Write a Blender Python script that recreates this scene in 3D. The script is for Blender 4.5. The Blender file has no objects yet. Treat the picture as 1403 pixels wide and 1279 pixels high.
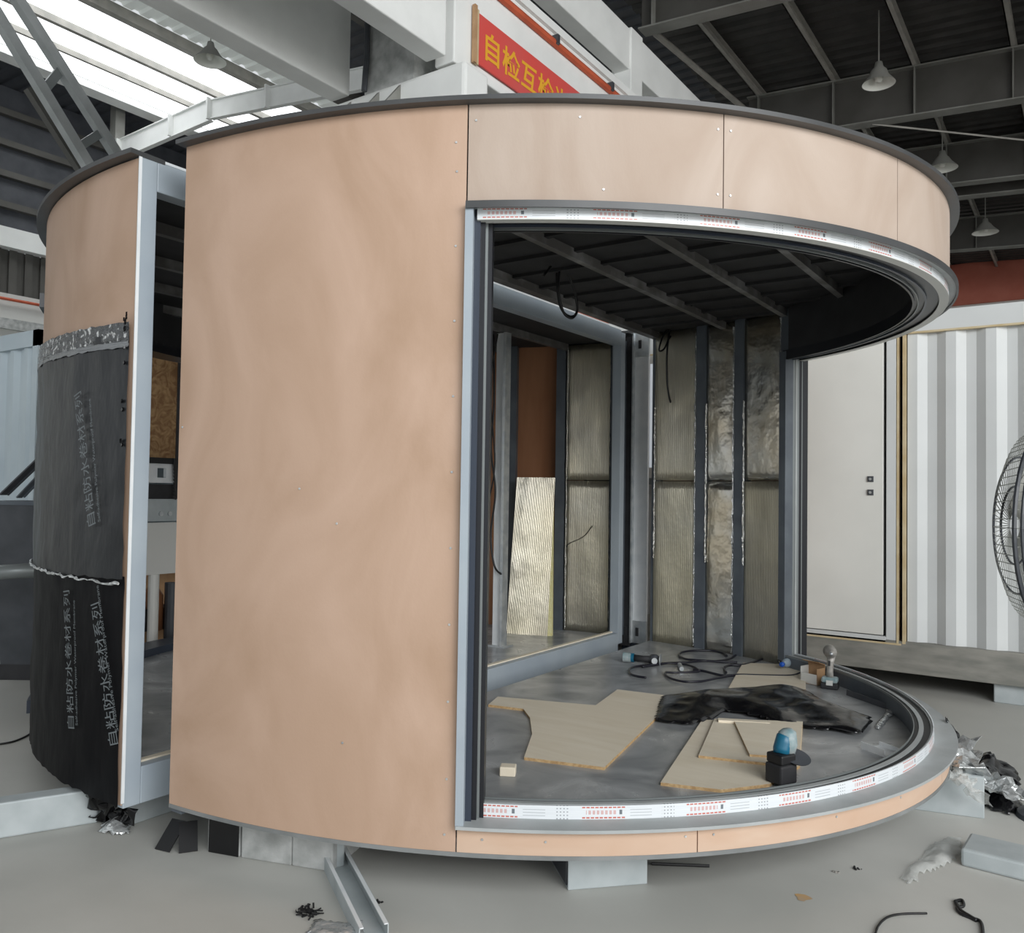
import bpy, bmesh, math, random
from mathutils import Vector, Matrix, noise as mnoise
random.seed(7)
SC = bpy.context.scene
COL = SC.collection
# ---------------------------------------------------------------- camera
FPX, PITCH, ROLL, CAMH = 1161.0, .030, .015, 1.55
OX, OY, PHI = -.21, 5.584, .970
TX, TY = math.cos(PHI), math.sin(PHI); NX, NY = TY, -TX
CAM = Vector((-OX*NX-OY*NY, -OX*TX-OY*TY, CAMH))
def w2(v):                       # camera-heading frame to world frame (x across the cut, y along it)
    return Vector((v[0]*NX+v[1]*NY, v[0]*TX+v[1]*TY, v[2]))
cp, sp, cr, sr = math.cos(PITCH), math.sin(PITCH), math.cos(ROLL), math.sin(ROLL)
FW = w2((0, cp, sp)); R0 = Vector((1, 0, 0)); U0 = Vector((0, -sp, cp))
RT_ = w2(R0*cr+U0*sr); UP_ = w2(R0*-sr+U0*cr)
cam = bpy.data.cameras.new('camera'); camo = bpy.data.objects.new('camera', cam); COL.objects.link(camo)
cam.sensor_fit = 'HORIZONTAL'; cam.sensor_width = 36; cam.lens = 36*FPX/1403; cam.clip_end = 300; cam.clip_start = .05
M3 = Matrix((RT_, UP_, -FW)).transposed()
camo.matrix_world = Matrix.Translation(CAM) @ M3.to_4x4()
SC.camera = camo
# ---------------------------------------------------------------- light
wd = bpy.data.worlds.new('world'); SC.world = wd; wd.use_nodes = True
wn = wd.node_tree; bg = wn.nodes['Background']
bg.inputs[0].default_value = (.93, .97, 1.0, 1); bg.inputs[1].default_value = .74
def area(name, loc, target, sx, sy, power, col):
    l = bpy.data.lights.new(name, 'AREA'); l.shape = 'RECTANGLE'; l.size = sx; l.size_y = sy; l.energy = power; l.color = col
    o = bpy.data.objects.new(name, l); COL.objects.link(o); o.location = loc
    o.rotation_euler = (Vector(target)-Vector(loc)).to_track_quat('-Z', 'Y').to_euler(); return o
area('added_fill_side', (15, -5, 4.0), (0, 0, 1.2), 9, 6, 760, (1, .98, .95))  # added soft fill from the right; no door is known there
area('added_fill_high', (9.5, -6.5, 6.3), (1.2, .4, .3), 8, 5, 1050, (.95, .98, 1))  # added high fill that brightens the deck; no roof light is known there
SC.view_settings.view_transform = 'Standard'; SC.view_settings.look = 'None'
SC.view_settings.gamma = 1; SC.view_settings.exposure = 0.0; SC.view_settings.use_curve_mapping = False
SC.cycles.use_denoising = True
# ---------------------------------------------------------------- placing: where the line of sight of a photo point meets a real plane
def ray(px, py):
    d = RT_*((px-701.5)/FPX) - UP_*((py-639.5)/FPX) + FW
    return d
def PZ(px, py, z=0.0):
    d = ray(px, py); return CAM + d*((z-CAM.z)/d.z)
def PX(px, py, X):
    d = ray(px, py); return CAM + d*((X-CAM.x)/d.x)
def PY(px, py, Y):
    d = ray(px, py); return CAM + d*((Y-CAM.y)/d.y)
# ---------------------------------------------------------------- materials
def nd(nt, t, **k):
    n = nt.nodes.new(t)
    for a, v in k.items(): setattr(n, a, v)
    return n
def mat(name, col, rough=.6, metal=0, col2=None, scale=4, detail=5, amt=1.0, bump=0, bscale=40, stretch=None, lo=.35, hi=.65,
        spec=None, alpha=None, trans=None, emit=None, estr=0, coat=None, distort=0, rough2=None, bdist=.01):
    m = bpy.data.materials.new(name); m.use_nodes = True; nt = m.node_tree
    b = nt.nodes['Principled BSDF']
    b.inputs['Base Color'].default_value = (*col, 1); b.inputs['Roughness'].default_value = rough; b.inputs['Metallic'].default_value = metal
    if spec is not None: b.inputs['Specular IOR Level'].default_value = spec
    if alpha is not None: b.inputs['Alpha'].default_value = alpha
    if trans is not None: b.inputs['Transmission Weight'].default_value = trans
    if coat: b.inputs['Coat Weight'].default_value = coat
    if emit: b.inputs['Emission Color'].default_value = (*emit, 1); b.inputs['Emission Strength'].default_value = estr
    tc = nd(nt, 'ShaderNodeTexCoord'); mp = nd(nt, 'ShaderNodeMapping'); nt.links.new(tc.outputs['Object'], mp.inputs[0])
    if stretch: mp.inputs['Scale'].default_value = stretch
    if col2 is not None:
        n = nd(nt, 'ShaderNodeTexNoise'); n.inputs['Scale'].default_value = scale; n.inputs['Detail'].default_value = detail
        n.inputs['Distortion'].default_value = distort
        nt.links.new(mp.outputs[0], n.inputs['Vector'])
        r = nd(nt, 'ShaderNodeMapRange'); r.inputs[1].default_value = lo; r.inputs[2].default_value = hi
        nt.links.new(n.outputs[0], r.inputs[0])
        x = nd(nt, 'ShaderNodeMix', data_type='RGBA'); x.inputs[6].default_value = (*col, 1); x.inputs[7].default_value = (*col2, 1)
        nt.links.new(r.outputs[0], x.inputs[0]); nt.links.new(x.outputs[2], b.inputs['Base Color'])
        if rough2 is not None:
            q = nd(nt, 'ShaderNodeMapRange'); q.inputs[1].default_value = lo; q.inputs[2].default_value = hi
            q.inputs[3].default_value = rough; q.inputs[4].default_value = rough2
            nt.links.new(n.outputs[0], q.inputs[0]); nt.links.new(q.outputs[0], b.inputs['Roughness'])
    if bump:
        n2 = nd(nt, 'ShaderNodeTexNoise'); n2.inputs['Scale'].default_value = bscale; n2.inputs['Detail'].default_value = 3
        nt.links.new(mp.outputs[0], n2.inputs['Vector'])
        bp = nd(nt, 'ShaderNodeBump'); bp.inputs['Strength'].default_value = bump; bp.inputs['Distance'].default_value = bdist
        nt.links.new(n2.outputs[0], bp.inputs['Height']); nt.links.new(bp.outputs[0], b.inputs['Normal'])
    return m
M = {}
M['ply'] = mat('okoume_plywood', (.43, .285, .195), .62, col2=(.54, .375, .28), scale=1.7, detail=8, stretch=(1.2, 1.2, .7), distort=1.2, lo=.3, hi=.7, bump=.05, bscale=90)
M['plyb'] = mat('okoume_plywood_pale', (.40, .305, .24), .62, col2=(.49, .40, .335), scale=1.8, detail=7, stretch=(1.2, 1.2, .6), distort=1.5, lo=.3, hi=.7, bump=.05, bscale=90)
M['plyl'] = mat('okoume_plywood_warm', (.56, .38, .27), .6, col2=(.62, .46, .35), scale=2.4, detail=6, stretch=(1, 1, 3), distort=.8, lo=.3, hi=.7)
M['ply_in'] = mat('plywood_inner_face', (.30, .13, .06), .7, col2=(.38, .18, .09), scale=2, stretch=(3, 3, .5))
M['birch'] = mat('birch_plywood', (.76, .67, .52), .6, col2=(.84, .76, .62), scale=3, detail=7, stretch=(.6, 3, 1), distort=1.0, lo=.3, hi=.7)
M['birch_edge'] = mat('plywood_edge', (.42, .26, .12), .7, col2=(.60, .42, .22), scale=60)
M['steelb'] = mat('blue_grey_painted_steel', (.33, .38, .43), .42, col2=(.38, .43, .47), scale=3, spec=.5)
M['steeld'] = mat('dark_grey_painted_steel', (.045, .050, .058), .45, col2=(.065, .07, .08), scale=6)
M['stud'] = mat('grey_painted_stud', (.085, .10, .12), .45, col2=(.12, .14, .16), scale=5)
M['galv'] = mat('galvanised_steel', (.52, .55, .57), .38, .75, col2=(.66, .68, .68), scale=14, lo=.4, hi=.6, rough2=.5)
M['galvlt'] = mat('bright_galvanised_steel', (.74, .77, .79), .5, .1, col2=(.82, .84, .85), scale=9)
M['foil'] = mat('aluminium_foil_facing', (.52, .49, .41), .3, .95, col2=(.62, .55, .38), scale=1.3, bump=.6, bscale=30, stretch=(1, 1, .5), rough2=.42)
M['foilb'] = mat('crumpled_foil_edge', (.85, .86, .86), .22, .9, bump=1, bscale=60, bdist=.02)
M['wool'] = mat('yellow_mineral_wool', (.72, .66, .30), .95, col2=(.80, .76, .45), scale=30, bump=.6, bscale=60)
M['black'] = mat('black_profile', (.012, .013, .017), .35)
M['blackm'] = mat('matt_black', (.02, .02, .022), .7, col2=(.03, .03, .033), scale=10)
M['navy'] = mat('dark_blue_grey_profile', (.035, .045, .065), .35)
M['greyp'] = mat('grey_aluminium_profile', (.22, .24, .24), .4, .3)
M['flange'] = mat('grey_steel_flange', (.34, .36, .36), .45, col2=(.42, .44, .44), scale=5)
M['rim'] = mat('dark_roof_flashing', (.05, .052, .054), .4, col2=(.07, .072, .074), scale=4)
M['rimb'] = mat('dull_grey_base_rim', (.17, .18, .18), .5, col2=(.24, .25, .25), scale=5)
M['deck'] = mat('dark_deck_board', (.20, .212, .222), .34, col2=(.46, .47, .475), scale=2.4, detail=8, distort=1.5, lo=.35, hi=.75, rough2=.25, bump=.05, bscale=20)
M['ceil'] = mat('dark_ceiling_sheet', (.018, .018, .019), .7, col2=(.03, .03, .032), scale=5)
M['joist'] = mat('brown_grey_joist', (.11, .105, .10), .5, col2=(.26, .26, .26), scale=5, lo=.45, hi=.7)
M['concf'] = mat('factory_concrete_floor', (.42, .42, .39), .5, col2=(.58, .575, .54), scale=.55, detail=9, distort=.8, lo=.3, hi=.72, bump=.06, bscale=30, rough2=.7)
M['conc'] = mat('whitewashed_concrete', (.80, .81, .79), .8, col2=(.88, .89, .87), scale=2.5, detail=8, bump=.15, bscale=14)
M['concg'] = mat('rough_grey_concrete', (.34, .35, .34), .85, col2=(.55, .56, .55), scale=9, detail=8, bump=.4, bscale=25)
M['roof'] = mat('dark_roof_sheet', (.035, .034, .032), .6, col2=(.055, .052, .048), scale=3)
M['roofl'] = mat('dark_blue_roof_sheet', (.05, .054, .064), .6, col2=(.075, .08, .092), scale=3)
M['raft'] = mat('grey_rafter_web', (.075, .072, .064), .55, col2=(.10, .096, .088), scale=2)
M['raftf'] = mat('grey_rafter_flange', (.20, .20, .18), .5, col2=(.27, .27, .25), scale=3)
M['purl'] = mat('galvanised_purlin', (.34, .33, .30), .5, col2=(.46, .44, .40), scale=4)
M['white'] = mat('white_enamel', (.66, .66, .63), .4)
M['cont'] = mat('container_white_paint', (.60, .62, .62), .45, col2=(.66, .68, .68), scale=1.5, spec=.4)
M['contb'] = mat('container_pale_blue_paint', (.44, .52, .57), .45, col2=(.52, .60, .64), scale=1.5)
M['contd'] = mat('container_door_paint', (.72, .72, .68), .38, col2=(.80, .80, .76), scale=1.2, detail=6)
M['contr'] = mat('container_grey_rail', (.20, .20, .18), .6, col2=(.30, .29, .26), scale=4, stretch=(1, 1, 4))
M['yell'] = mat('yellow_masking_tape', (.62, .52, .34), .7, col2=(.52, .40, .22), scale=8)
M['rust'] = mat('rusty_red_paint', (.50, .13, .085), .7, col2=(.60, .19, .13), scale=1.5)
M['redpipe'] = mat('red_orange_paint', (.62, .12, .05), .5, col2=(.48, .09, .04), scale=4)
M['banner'] = mat('red_banner_cloth', (.74, .075, .06), .7, col2=(.66, .10, .09), scale=1.2)
M['gold'] = mat('yellow_print', (.85, .42, .03), .7)
M['sky'] = mat('skylight_sheet', (.9, .93, .95), .6, emit=(.95, .98, 1), estr=2.2)
M['skyt'] = mat('translucent_roof_sheet', (.62, .66, .64), .6, col2=(.7, .73, .7), scale=2, emit=(.9, .95, .92), estr=.16)
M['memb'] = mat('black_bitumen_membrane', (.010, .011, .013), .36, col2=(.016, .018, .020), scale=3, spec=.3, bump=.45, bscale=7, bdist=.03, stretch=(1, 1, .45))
M['membd'] = mat('black_bitumen_membrane_dim', (.004, .004, .005), .5, col2=(.006, .006, .007), scale=3, spec=.08, bump=.35, bscale=5, bdist=.03, stretch=(1, 1, .45))  # darker copy of the membrane, its dim floor reflection put into the colour
M['membs'] = mat('bubbly_silver_film', (.10, .105, .11), .18, .2, col2=(.75, .76, .76), scale=34, detail=2, lo=.55, hi=.66, bump=1, bscale=50, bdist=.02)
M['membg'] = mat('grey_film_strip', (.22, .23, .24), .3, .2, bump=.4, bscale=30)
M['print'] = mat('grey_print', (.15, .17, .18), .6)
M['film'] = mat('black_plastic_film', (.006, .006, .007), .2, spec=.5, bump=.3, bscale=7, bdist=.02)
M['clear'] = mat('clear_plastic_film', (.80, .82, .80), .18, alpha=.3, spec=.8, bump=.8, bscale=20, bdist=.02)
M['silverf'] = mat('silver_film', (.62, .64, .64), .2, .6, bump=.8, bscale=25, bdist=.02)
M['teal'] = mat('teal_tool_plastic', (.012, .13, .22), .35, spec=.5)
M['tealp'] = mat('pale_dusty_teal_plastic', (.20, .30, .32), .5, col2=(.42, .46, .46), scale=20)
M['dust'] = mat('dusty_metal', (.36, .34, .31), .5, .3, col2=(.5, .48, .45), scale=30)
M['card'] = mat('brown_cardboard', (.42, .25, .13), .8, col2=(.5, .31, .17), scale=10)
M['pet'] = mat('clear_bottle_plastic', (.62, .75, .85), .08, alpha=.55, spec=.9)
M['bluec'] = mat('blue_bottle_cap', (.01, .10, .55), .35)
M['osb'] = mat('oriented_strand_board', (.30, .16, .07), .7, col2=(.52, .33, .16), scale=9, detail=3, distort=2.0, lo=.4, hi=.62)
M['glassw'] = mat('white_window_pane', (.75, .80, .84), .2, emit=(.85, .92, 1), estr=.35)
M['copper'] = mat('brown_gas_bottle', (.30, .13, .06), .4, .5)
M['rubber'] = mat('black_rubber', (.010, .010, .011), .55)
M['lampin'] = mat('white_lamp_inside', (.80, .80, .74), .5)
M['lampout'] = mat('grey_lamp_shade', (.36, .36, .33), .45, .2)
M['wire'] = mat('black_cable', (.008, .008, .009), .45)
M['hose'] = mat('dark_blue_black_hose', (.012, .012, .02), .3)
M['galvb'] = mat('blue_grey_channel_block', (.38, .42, .43), .5, col2=(.46, .50, .51), scale=7)
M['orange'] = mat('orange_paint_mark', (.55, .33, .13), .8, col2=(.42, .33, .24), scale=20)
M['mesh'] = mat('fan_wire', (.05, .055, .05), .45, .3)
M['meshw'] = mat('fan_wire_pale', (.45, .46, .43), .45, .3)
# printed protective film on the window track
def film_mat():
    m = bpy.data.materials.new('printed_protective_film'); m.use_nodes = True; nt = m.node_tree; b = nt.nodes['Principled BSDF']
    b.inputs['Roughness'].default_value = .28
    uv = nd(nt, 'ShaderNodeUVMap'); uv.uv_map = 'UVMap'; s = nd(nt, 'ShaderNodeSeparateXYZ'); nt.links.new(uv.outputs[0], s.inputs[0])
    def mm(op, a, c=None, d=None):
        n = nd(nt, 'ShaderNodeMath', operation=op)
        for i, v in enumerate((a, c, d)):
            if v is None: continue
            if isinstance(v, (int, float)): n.inputs[i].default_value = v
            else: nt.links.new(v, n.inputs[i])
        return n.outputs[0]
    U, V = s.outputs[0], s.outputs[1]
    def band(x, a, c): return mm('MULTIPLY', mm('GREATER_THAN', x, a), mm('LESS_THAN', x, c))
    u = mm('MODULO', U, .41)
    dash = mm('GREATER_THAN', mm('MODULO', U, .017), .004)
    bars = mm('MAXIMUM', band(V, .06, .17), band(V, .83, .93))
    blk = band(u, .02, .185)
    red = mm('MULTIPLY', blk, mm('MULTIPLY', bars, dash))
    chars = mm('MULTIPLY', band(u, .035, .15), mm('MULTIPLY', band(V, .36, .66), mm('GREATER_THAN', mm('MODULO', U, .016), .006)))
    redc = mm('MAXIMUM', red, mm('MULTIPLY', chars, .55))
    line = mm('LESS_THAN', mm('MODULO', V, .22), .05)
    txt = mm('MULTIPLY', mm('MULTIPLY', band(u, .205, .29), line), mm('MULTIPLY', band(V, .2, .85), .45))
    dots = mm('MULTIPLY', mm('MULTIPLY', band(u, .33, .38), mm('GREATER_THAN', mm('MODULO', U, .013), .007)), mm('MULTIPLY', mm('LESS_THAN', mm('MODULO', V, .25), .09), .6))
    logo = mm('MULTIPLY', band(u, .163, .174), mm('MULTIPLY', band(V, .35, .7), .9))
    gr = mm('MAXIMUM', mm('MAXIMUM', txt, dots), logo)
    no = nd(nt, 'ShaderNodeTexNoise'); no.inputs['Scale'].default_value = 9
    base = nd(nt, 'ShaderNodeMix', data_type='RGBA'); base.inputs[6].default_value = (.66, .69, .72, 1); base.inputs[7].default_value = (.80, .83, .85, 1)
    nt.links.new(no.outputs[0], base.inputs[0])
    x1 = nd(nt, 'ShaderNodeMix', data_type='RGBA'); nt.links.new(redc, x1.inputs[0]); nt.links.new(base.outputs[2], x1.inputs[6]); x1.inputs[7].default_value = (.55, .16, .12, 1)
    x2 = nd(nt, 'ShaderNodeMix', data_type='RGBA'); nt.links.new(gr, x2.inputs[0]); nt.links.new(x1.outputs[2], x2.inputs[6]); x2.inputs[7].default_value = (.10, .12, .14, 1)
    nt.links.new(x2.outputs[2], b.inputs['Base Color']); return m
M['filmp'] = film_mat()
# foil facing with fine vertical ribs
def foil_mat(name, c1, c2, c3):
    m = mat(name, c1, .30, .92, col2=c2, scale=1.1, rough2=.40)
    nt = m.node_tree; b = nt.nodes['Principled BSDF']
    uv = nd(nt, 'ShaderNodeUVMap'); uv.uv_map = 'UVMap'
    w = nd(nt, 'ShaderNodeTexWave'); w.bands_direction = 'X'; w.inputs['Scale'].default_value = 21; w.inputs['Distortion'].default_value = .3; w.inputs['Detail'].default_value = 1
    nt.links.new(uv.outputs[0], w.inputs[0])
    n = nd(nt, 'ShaderNodeTexNoise'); n.inputs['Scale'].default_value = 5; n.inputs['Detail'].default_value = 4; nt.links.new(uv.outputs[0], n.inputs[0])
    b1 = nd(nt, 'ShaderNodeBump'); b1.inputs['Strength'].default_value = .6; b1.inputs['Distance'].default_value = .005; nt.links.new(w.outputs[0], b1.inputs['Height'])
    b2 = nd(nt, 'ShaderNodeBump'); b2.inputs['Strength'].default_value = .4; b2.inputs['Distance'].default_value = .02
    nt.links.new(n.outputs[0], b2.inputs['Height']); nt.links.new(b1.outputs[0], b2.inputs['Normal']); nt.links.new(b2.outputs[0], b.inputs['Normal'])
    return m
M['foilr'] = foil_mat('ribbed_foil_facing', (.60, .57, .49), (.72, .66, .50), None)
M['foils'] = mat('smooth_creased_foil', (.60, .60, .57), .22, .92, col2=(.55, .48, .36), scale=2.5, bump=.35, bscale=6, bdist=.03)
# ---------------------------------------------------------------- mesh builder
class MB:
    def __init__(s): s.v = []; s.f = []; s.uv = None
    def add(s, vs, fs):
        o = len(s.v); s.v += [Vector(v) for v in vs]; s.f += [tuple(i+o for i in f) for f in fs]; return s
    def box(s, a, b):
        x0, y0, z0 = a; x1, y1, z1 = b
        if x0 > x1: x0, x1 = x1, x0
        if y0 > y1: y0, y1 = y1, y0
        if z0 > z1: z0, z1 = z1, z0
        return s.add([(x0,y0,z0),(x1,y0,z0),(x1,y1,z0),(x0,y1,z0),(x0,y0,z1),(x1,y0,z1),(x1,y1,z1),(x0,y1,z1)],
                     [(0,3,2,1),(4,5,6,7),(0,1,5,4),(1,2,6,5),(2,3,7,6),(3,0,4,7)])
    def bar(s, p, q, w, h, up=(0,0,1)):
        p, q = Vector(p), Vector(q); d = (q-p).normalized(); u = Vector(up)
        r = d.cross(u)
        if r.length < 1e-4: r = d.cross(Vector((1,0,0)))
        r.normalize(); u = r.cross(d)
        vs = [c + r*a*w/2 + u*b*h/2 for c in (p, q) for a, b in ((-1,-1),(1,-1),(1,1),(-1,1))]
        return s.add(vs, [(0,1,2,3),(7,6,5,4),(0,4,5,1),(1,5,6,2),(2,6,7,3),(3,7,4,0)])
    def prism(s, poly, z0, z1):
        n = len(poly); a = sum(poly[i][0]*poly[(i+1)%n][1]-poly[(i+1)%n][0]*poly[i][1] for i in range(n))
        if a < 0: poly = poly[::-1]
        vs = [(p[0], p[1], z0) for p in poly]+[(p[0], p[1], z1) for p in poly]
        return s.add(vs, [tuple(range(n))[::-1], tuple(range(n, 2*n))]+[(i, (i+1)%n, n+(i+1)%n, n+i) for i in range(n)])
    def tube(s, pts, r, seg=8, cap=True):
        pts = [Vector(p) for p in pts]; n = len(pts); rings = []
        prev = None
        for i, p in enumerate(pts):
            d = (pts[min(i+1, n-1)]-pts[max(i-1, 0)]).normalized()
            u = prev if prev is not None else (Vector((0,0,1)) if abs(d.z) < .9 else Vector((1,0,0)))
            a = d.cross(u)
            if a.length < 1e-5: a = d.cross(Vector((.3,.7,.2)))
            a.normalize(); b_ = a.cross(d).normalized(); prev = b_
            rr = r[i] if isinstance(r, (list, tuple)) else r
            rings.append([p+(a*math.cos(t)+b_*math.sin(t))*rr for t in [2*math.pi*k/seg for k in range(seg)]])
        o = len(s.v)
        vs = [v for rg in rings for v in rg]; fs = []
        for i in range(n-1):
            for k in range(seg):
                k2 = (k+1) % seg; fs.append((i*seg+k, i*seg+k2, (i+1)*seg+k2, (i+1)*seg+k))
        if cap: fs += [tuple(range(seg))[::-1], tuple(range((n-1)*seg, n*seg))]
        return s.add(vs, fs)
    def lathe(s, prof, c, axis=(0,0,1), seg=24):     # prof: (radius, height) list
        ax = Vector(axis).normalized(); a = ax.orthogonal().normalized(); b_ = ax.cross(a)
        c = Vector(c); vs = []; fs = []
        for r, h in prof:
            for k in range(seg):
                t = 2*math.pi*k/seg; vs.append(c+ax*h+(a*math.cos(t)+b_*math.sin(t))*max(r, 1e-4))
        for i in range(len(prof)-1):
            for k in range(seg):
                k2 = (k+1) % seg; fs.append((i*seg+k, i*seg+k2, (i+1)*seg+k2, (i+1)*seg+k))
        return s.add(vs, fs)
    def build(s, name, m, parent=None, smooth=False, origin=None, bevel=0, kind=None, sub=0):
        org = Vector((0,0,0))
        if parent is not None: org = world_loc(parent)
        elif origin is not None: org = Vector(origin)
        elif s.v:
            n = len(s.v); org = Vector((sum(v.x for v in s.v)/n, sum(v.y for v in s.v)/n, min(v.z for v in s.v)))
        me = bpy.data.meshes.new(name); me.from_pydata([v-org for v in s.v], [], s.f); me.update()
        if isinstance(m, (list, tuple)):
            for q in m: me.materials.append(q)
        else: me.materials.append(m)
        if s.uv:
            l = me.uv_layers.new(name='UVMap')
            for poly in me.polygons:
                for li in poly.loop_indices: l.data[li].uv = s.uv[me.loops[li].vertex_index]
        if smooth:
            for p in me.polygons: p.use_smooth = True
        o = bpy.data.objects.new(name, me); COL.objects.link(o)
        if parent is not None: o.parent = parent
        else: o.location = org
        if bevel:
            md = o.modifiers.new('bevel', 'BEVEL'); md.width = bevel; md.segments = 2; md.limit_method = 'ANGLE'
        if sub:
            md = o.modifiers.new('sub', 'SUBSURF'); md.levels = sub; md.render_levels = sub
        if kind: o['kind'] = kind
        return o
def world_loc(o):
    l = Vector(o.location)
    while o.parent is not None: o = o.parent; l = l+Vector(o.location)
    return l
def tag(o, label=None, cat=None, group=None, kind=None):
    for k, v in (('label', label), ('category', cat), ('group', group), ('kind', kind)):
        if v: o[k] = v
    return o
def thing(name, loc, label, cat, group=None):
    o = bpy.data.objects.new(name, None); COL.objects.link(o); o.location = loc; o.empty_display_size = .2
    return tag(o, label, cat, group)
def struct(name, loc=(0,0,0)):
    o = bpy.data.objects.new(name, None); COL.objects.link(o); o.location = loc; o['kind'] = 'structure'; return o
def fan_normals(o):
    bm = bmesh.new(); bm.from_mesh(o.data); bmesh.ops.recalc_face_normals(bm, faces=bm.faces); bm.to_mesh(o.data); bm.free(); return o
# ---------------------------------------------------------------- elliptical plan of the two pods
class Plan:
    def __init__(s, N0, sgn, RTs, RNs): s.N0, s.sgn, s.a, s.b = N0, sgn, RTs, RNs
    def p(s, th, d=0, z=0):
        t = math.radians(th); return Vector((s.N0+s.sgn*(s.b+d)*math.cos(t), (s.a+d)*math.sin(t), z))
    def th_of(s, px, py, d=0, near=False):
        e = ray(px, py); A, B_ = s.a+d, s.b+d
        qa = (e.y/A)**2+(e.x/B_)**2; qb = 2*(CAM.y*e.y/A**2+(CAM.x-s.N0)*e.x/B_**2); qc = (CAM.y/A)**2+((CAM.x-s.N0)/B_)**2-1
        D = max(qb*qb-4*qa*qc, 0); k = (-qb-math.sqrt(D))/(2*qa) if near else (-qb+math.sqrt(D))/(2*qa)
        X, Y = CAM.x+k*e.x, CAM.y+k*e.y
        return math.degrees(math.atan2(Y/A, s.sgn*(X-s.N0)/B_)), CAM.z+k*e.z
    def arc(s, mb, th0, th1, d0, d1, z0, z1, seg=None, uv=False):
        n = seg or max(2, int(abs(th1-th0)/1.5)); ths = [th0+(th1-th0)*i/n for i in range(n+1)]
        o = len(mb.v); vs = []; 
        for t in ths: vs += [s.p(t, d0, z0), s.p(t, d1, z0), s.p(t, d1, z1), s.p(t, d0, z1)]
        fs = []
        for i in range(n):
            for k in range(4):
                k2 = (k+1) % 4; f = (i*4+k, i*4+k2, (i+1)*4+k2, (i+1)*4+k)
                fs.append(f)
        fs += [(0,1,2,3), (n*4+3, n*4+2, n*4+1, n*4)]
        mb.add(vs, fs)
        if uv:
            L = 0; us = []
            for i, t in enumerate(ths):
                if i: L += (s.p(t)-s.p(ths[i-1])).length
                us += [(L, 0), (L, 0), (L, 1), (L, 1)]
            mb.uv = (mb.uv or [])+us
        return mb
def arc_obj(pl, name, m, parent, th0, th1, d0, d1, z0, z1, uv=False, smooth=False, seg=None, label=None):
    o = pl.arc(MB(), th0, th1, d0, d1, z0, z1, seg, uv).build(name, m, parent); fan_normals(o)
    if smooth: o.data.shade_smooth() if hasattr(o.data, 'shade_smooth') else None
    if smooth:
        bm = bmesh.new(); bm.from_mesh(o.data)
        for e in bm.edges:
            e.smooth = e.calc_face_angle(0) < .5
        bm.to_mesh(o.data); bm.free()
    if label: o['label'] = label
    return o
P1 = Plan(0, 1, 2.355, 2.757)
P2 = Plan(-.2, -1, 2.41, 2.6)
ZF, ZB, ZT = .285, .24, 2.99
OB, OT = .333, 2.612
def plan_poly(pl, d, cut, n=64):
    c = math.degrees(math.acos((cut-pl.N0)*pl.sgn/(pl.b+d))) if abs((cut-pl.N0)/(pl.b+d)) < 1 else 90
    return [pl.p(-c+2*c*i/n, d) for i in range(n+1)]
# ================================================================ SETTING
fl = MB().box((-40, -14, -.2), (30, 40, 0)).build('floor', M['concf'], origin=(0,0,0)); tag(fl, kind='structure')
# ---- roof of the right-hand bay
ceil = struct('ceiling', (0, 0, 8))
def zr(X): return 7.32-.065*(X+1.3)           # underside of rafters
mb = MB(); X = -1.3; k = 0
while X < 16:                                 # corrugated roof sheet, ribs run across
    X += 1
Y = -12.0; vs = []; 
mbs = MB()
while Y < 23:
    for (y0, y1, h0, h1) in ((Y, Y+.12, 0, 0), (Y+.12, Y+.16, 0, .05), (Y+.16, Y+.22, .05, .05), (Y+.22, Y+.26, .05, 0)):
        za, zb = zr(-1.9)+.90, zr(18)+.90
        mbs.add([(-1.9,y0,za+h0),(18,y0,zb+h0),(18,y1,zb+h1),(-1.9,y1,za+h1)], [(0,1,2,3)])
    Y += .26
mbs.build('roof_sheet', M['roof'], ceil)
PX_LIST = [-1.12, .05, 1.2, 2.45, 3.7, 4.95, 6.2, 7.45, 8.7]
for i, X in enumerate(PX_LIST):
    z = zr(X)+.74
    m_ = MB().box((X-.035, -12, z), (X+.035, 23, z+.015)).box((X-.035, -12, z), (X-.02, 23, z+.16)).box((X-.035, -12, z+.145), (X+.035, 23, z+.16))
    m_.build('purlin', M['purl'], ceil)
for Y in (1.0, 5.0, 9.0, 12.3, 13.1, 17.0):
    z0, z1 = zr(-1.3), zr(16)
    w = MB().add([(-1.3,Y-.005,z0+.02),(16,Y-.005,z1+.02),(16,Y-.005,z1+.72),(-1.3,Y-.005,z0+.72),(-1.3,Y+.005,z0+.02),(16,Y+.005,z1+.02),(16,Y+.005,z1+.72),(-1.3,Y+.005,z0+.72)],
                 [(0,1,2,3),(7,6,5,4),(0,4,5,1),(3,2,6,7),(0,3,7,4),(1,5,6,2)]).build('rafter', M['raft'], ceil)
    f = MB()
    for zz in (0, .72):
        f.add([(-1.3,Y-.11,z0+zz),(16,Y-.11,z1+zz),(16,Y+.11,z1+zz),(-1.3,Y+.11,z0+zz),(-1.3,Y-.11,z0+zz+.02),(16,Y-.11,z1+zz+.02),(16,Y+.11,z1+zz+.02),(-1.3,Y+.11,z0+zz+.02)],
              [(0,3,2,1),(4,5,6,7),(0,1,5,4),(1,2,6,5),(2,3,7,6),(3,0,4,7)])
    f.build('rafter_flange', M['raftf'], w)
    for X in PX_LIST:
        MB().box((X-.008, Y-.1, zr(X)+.02), (X+.008, Y-.006, zr(X)+.72)).build('stiffener', M['raftf'], w)
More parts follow.
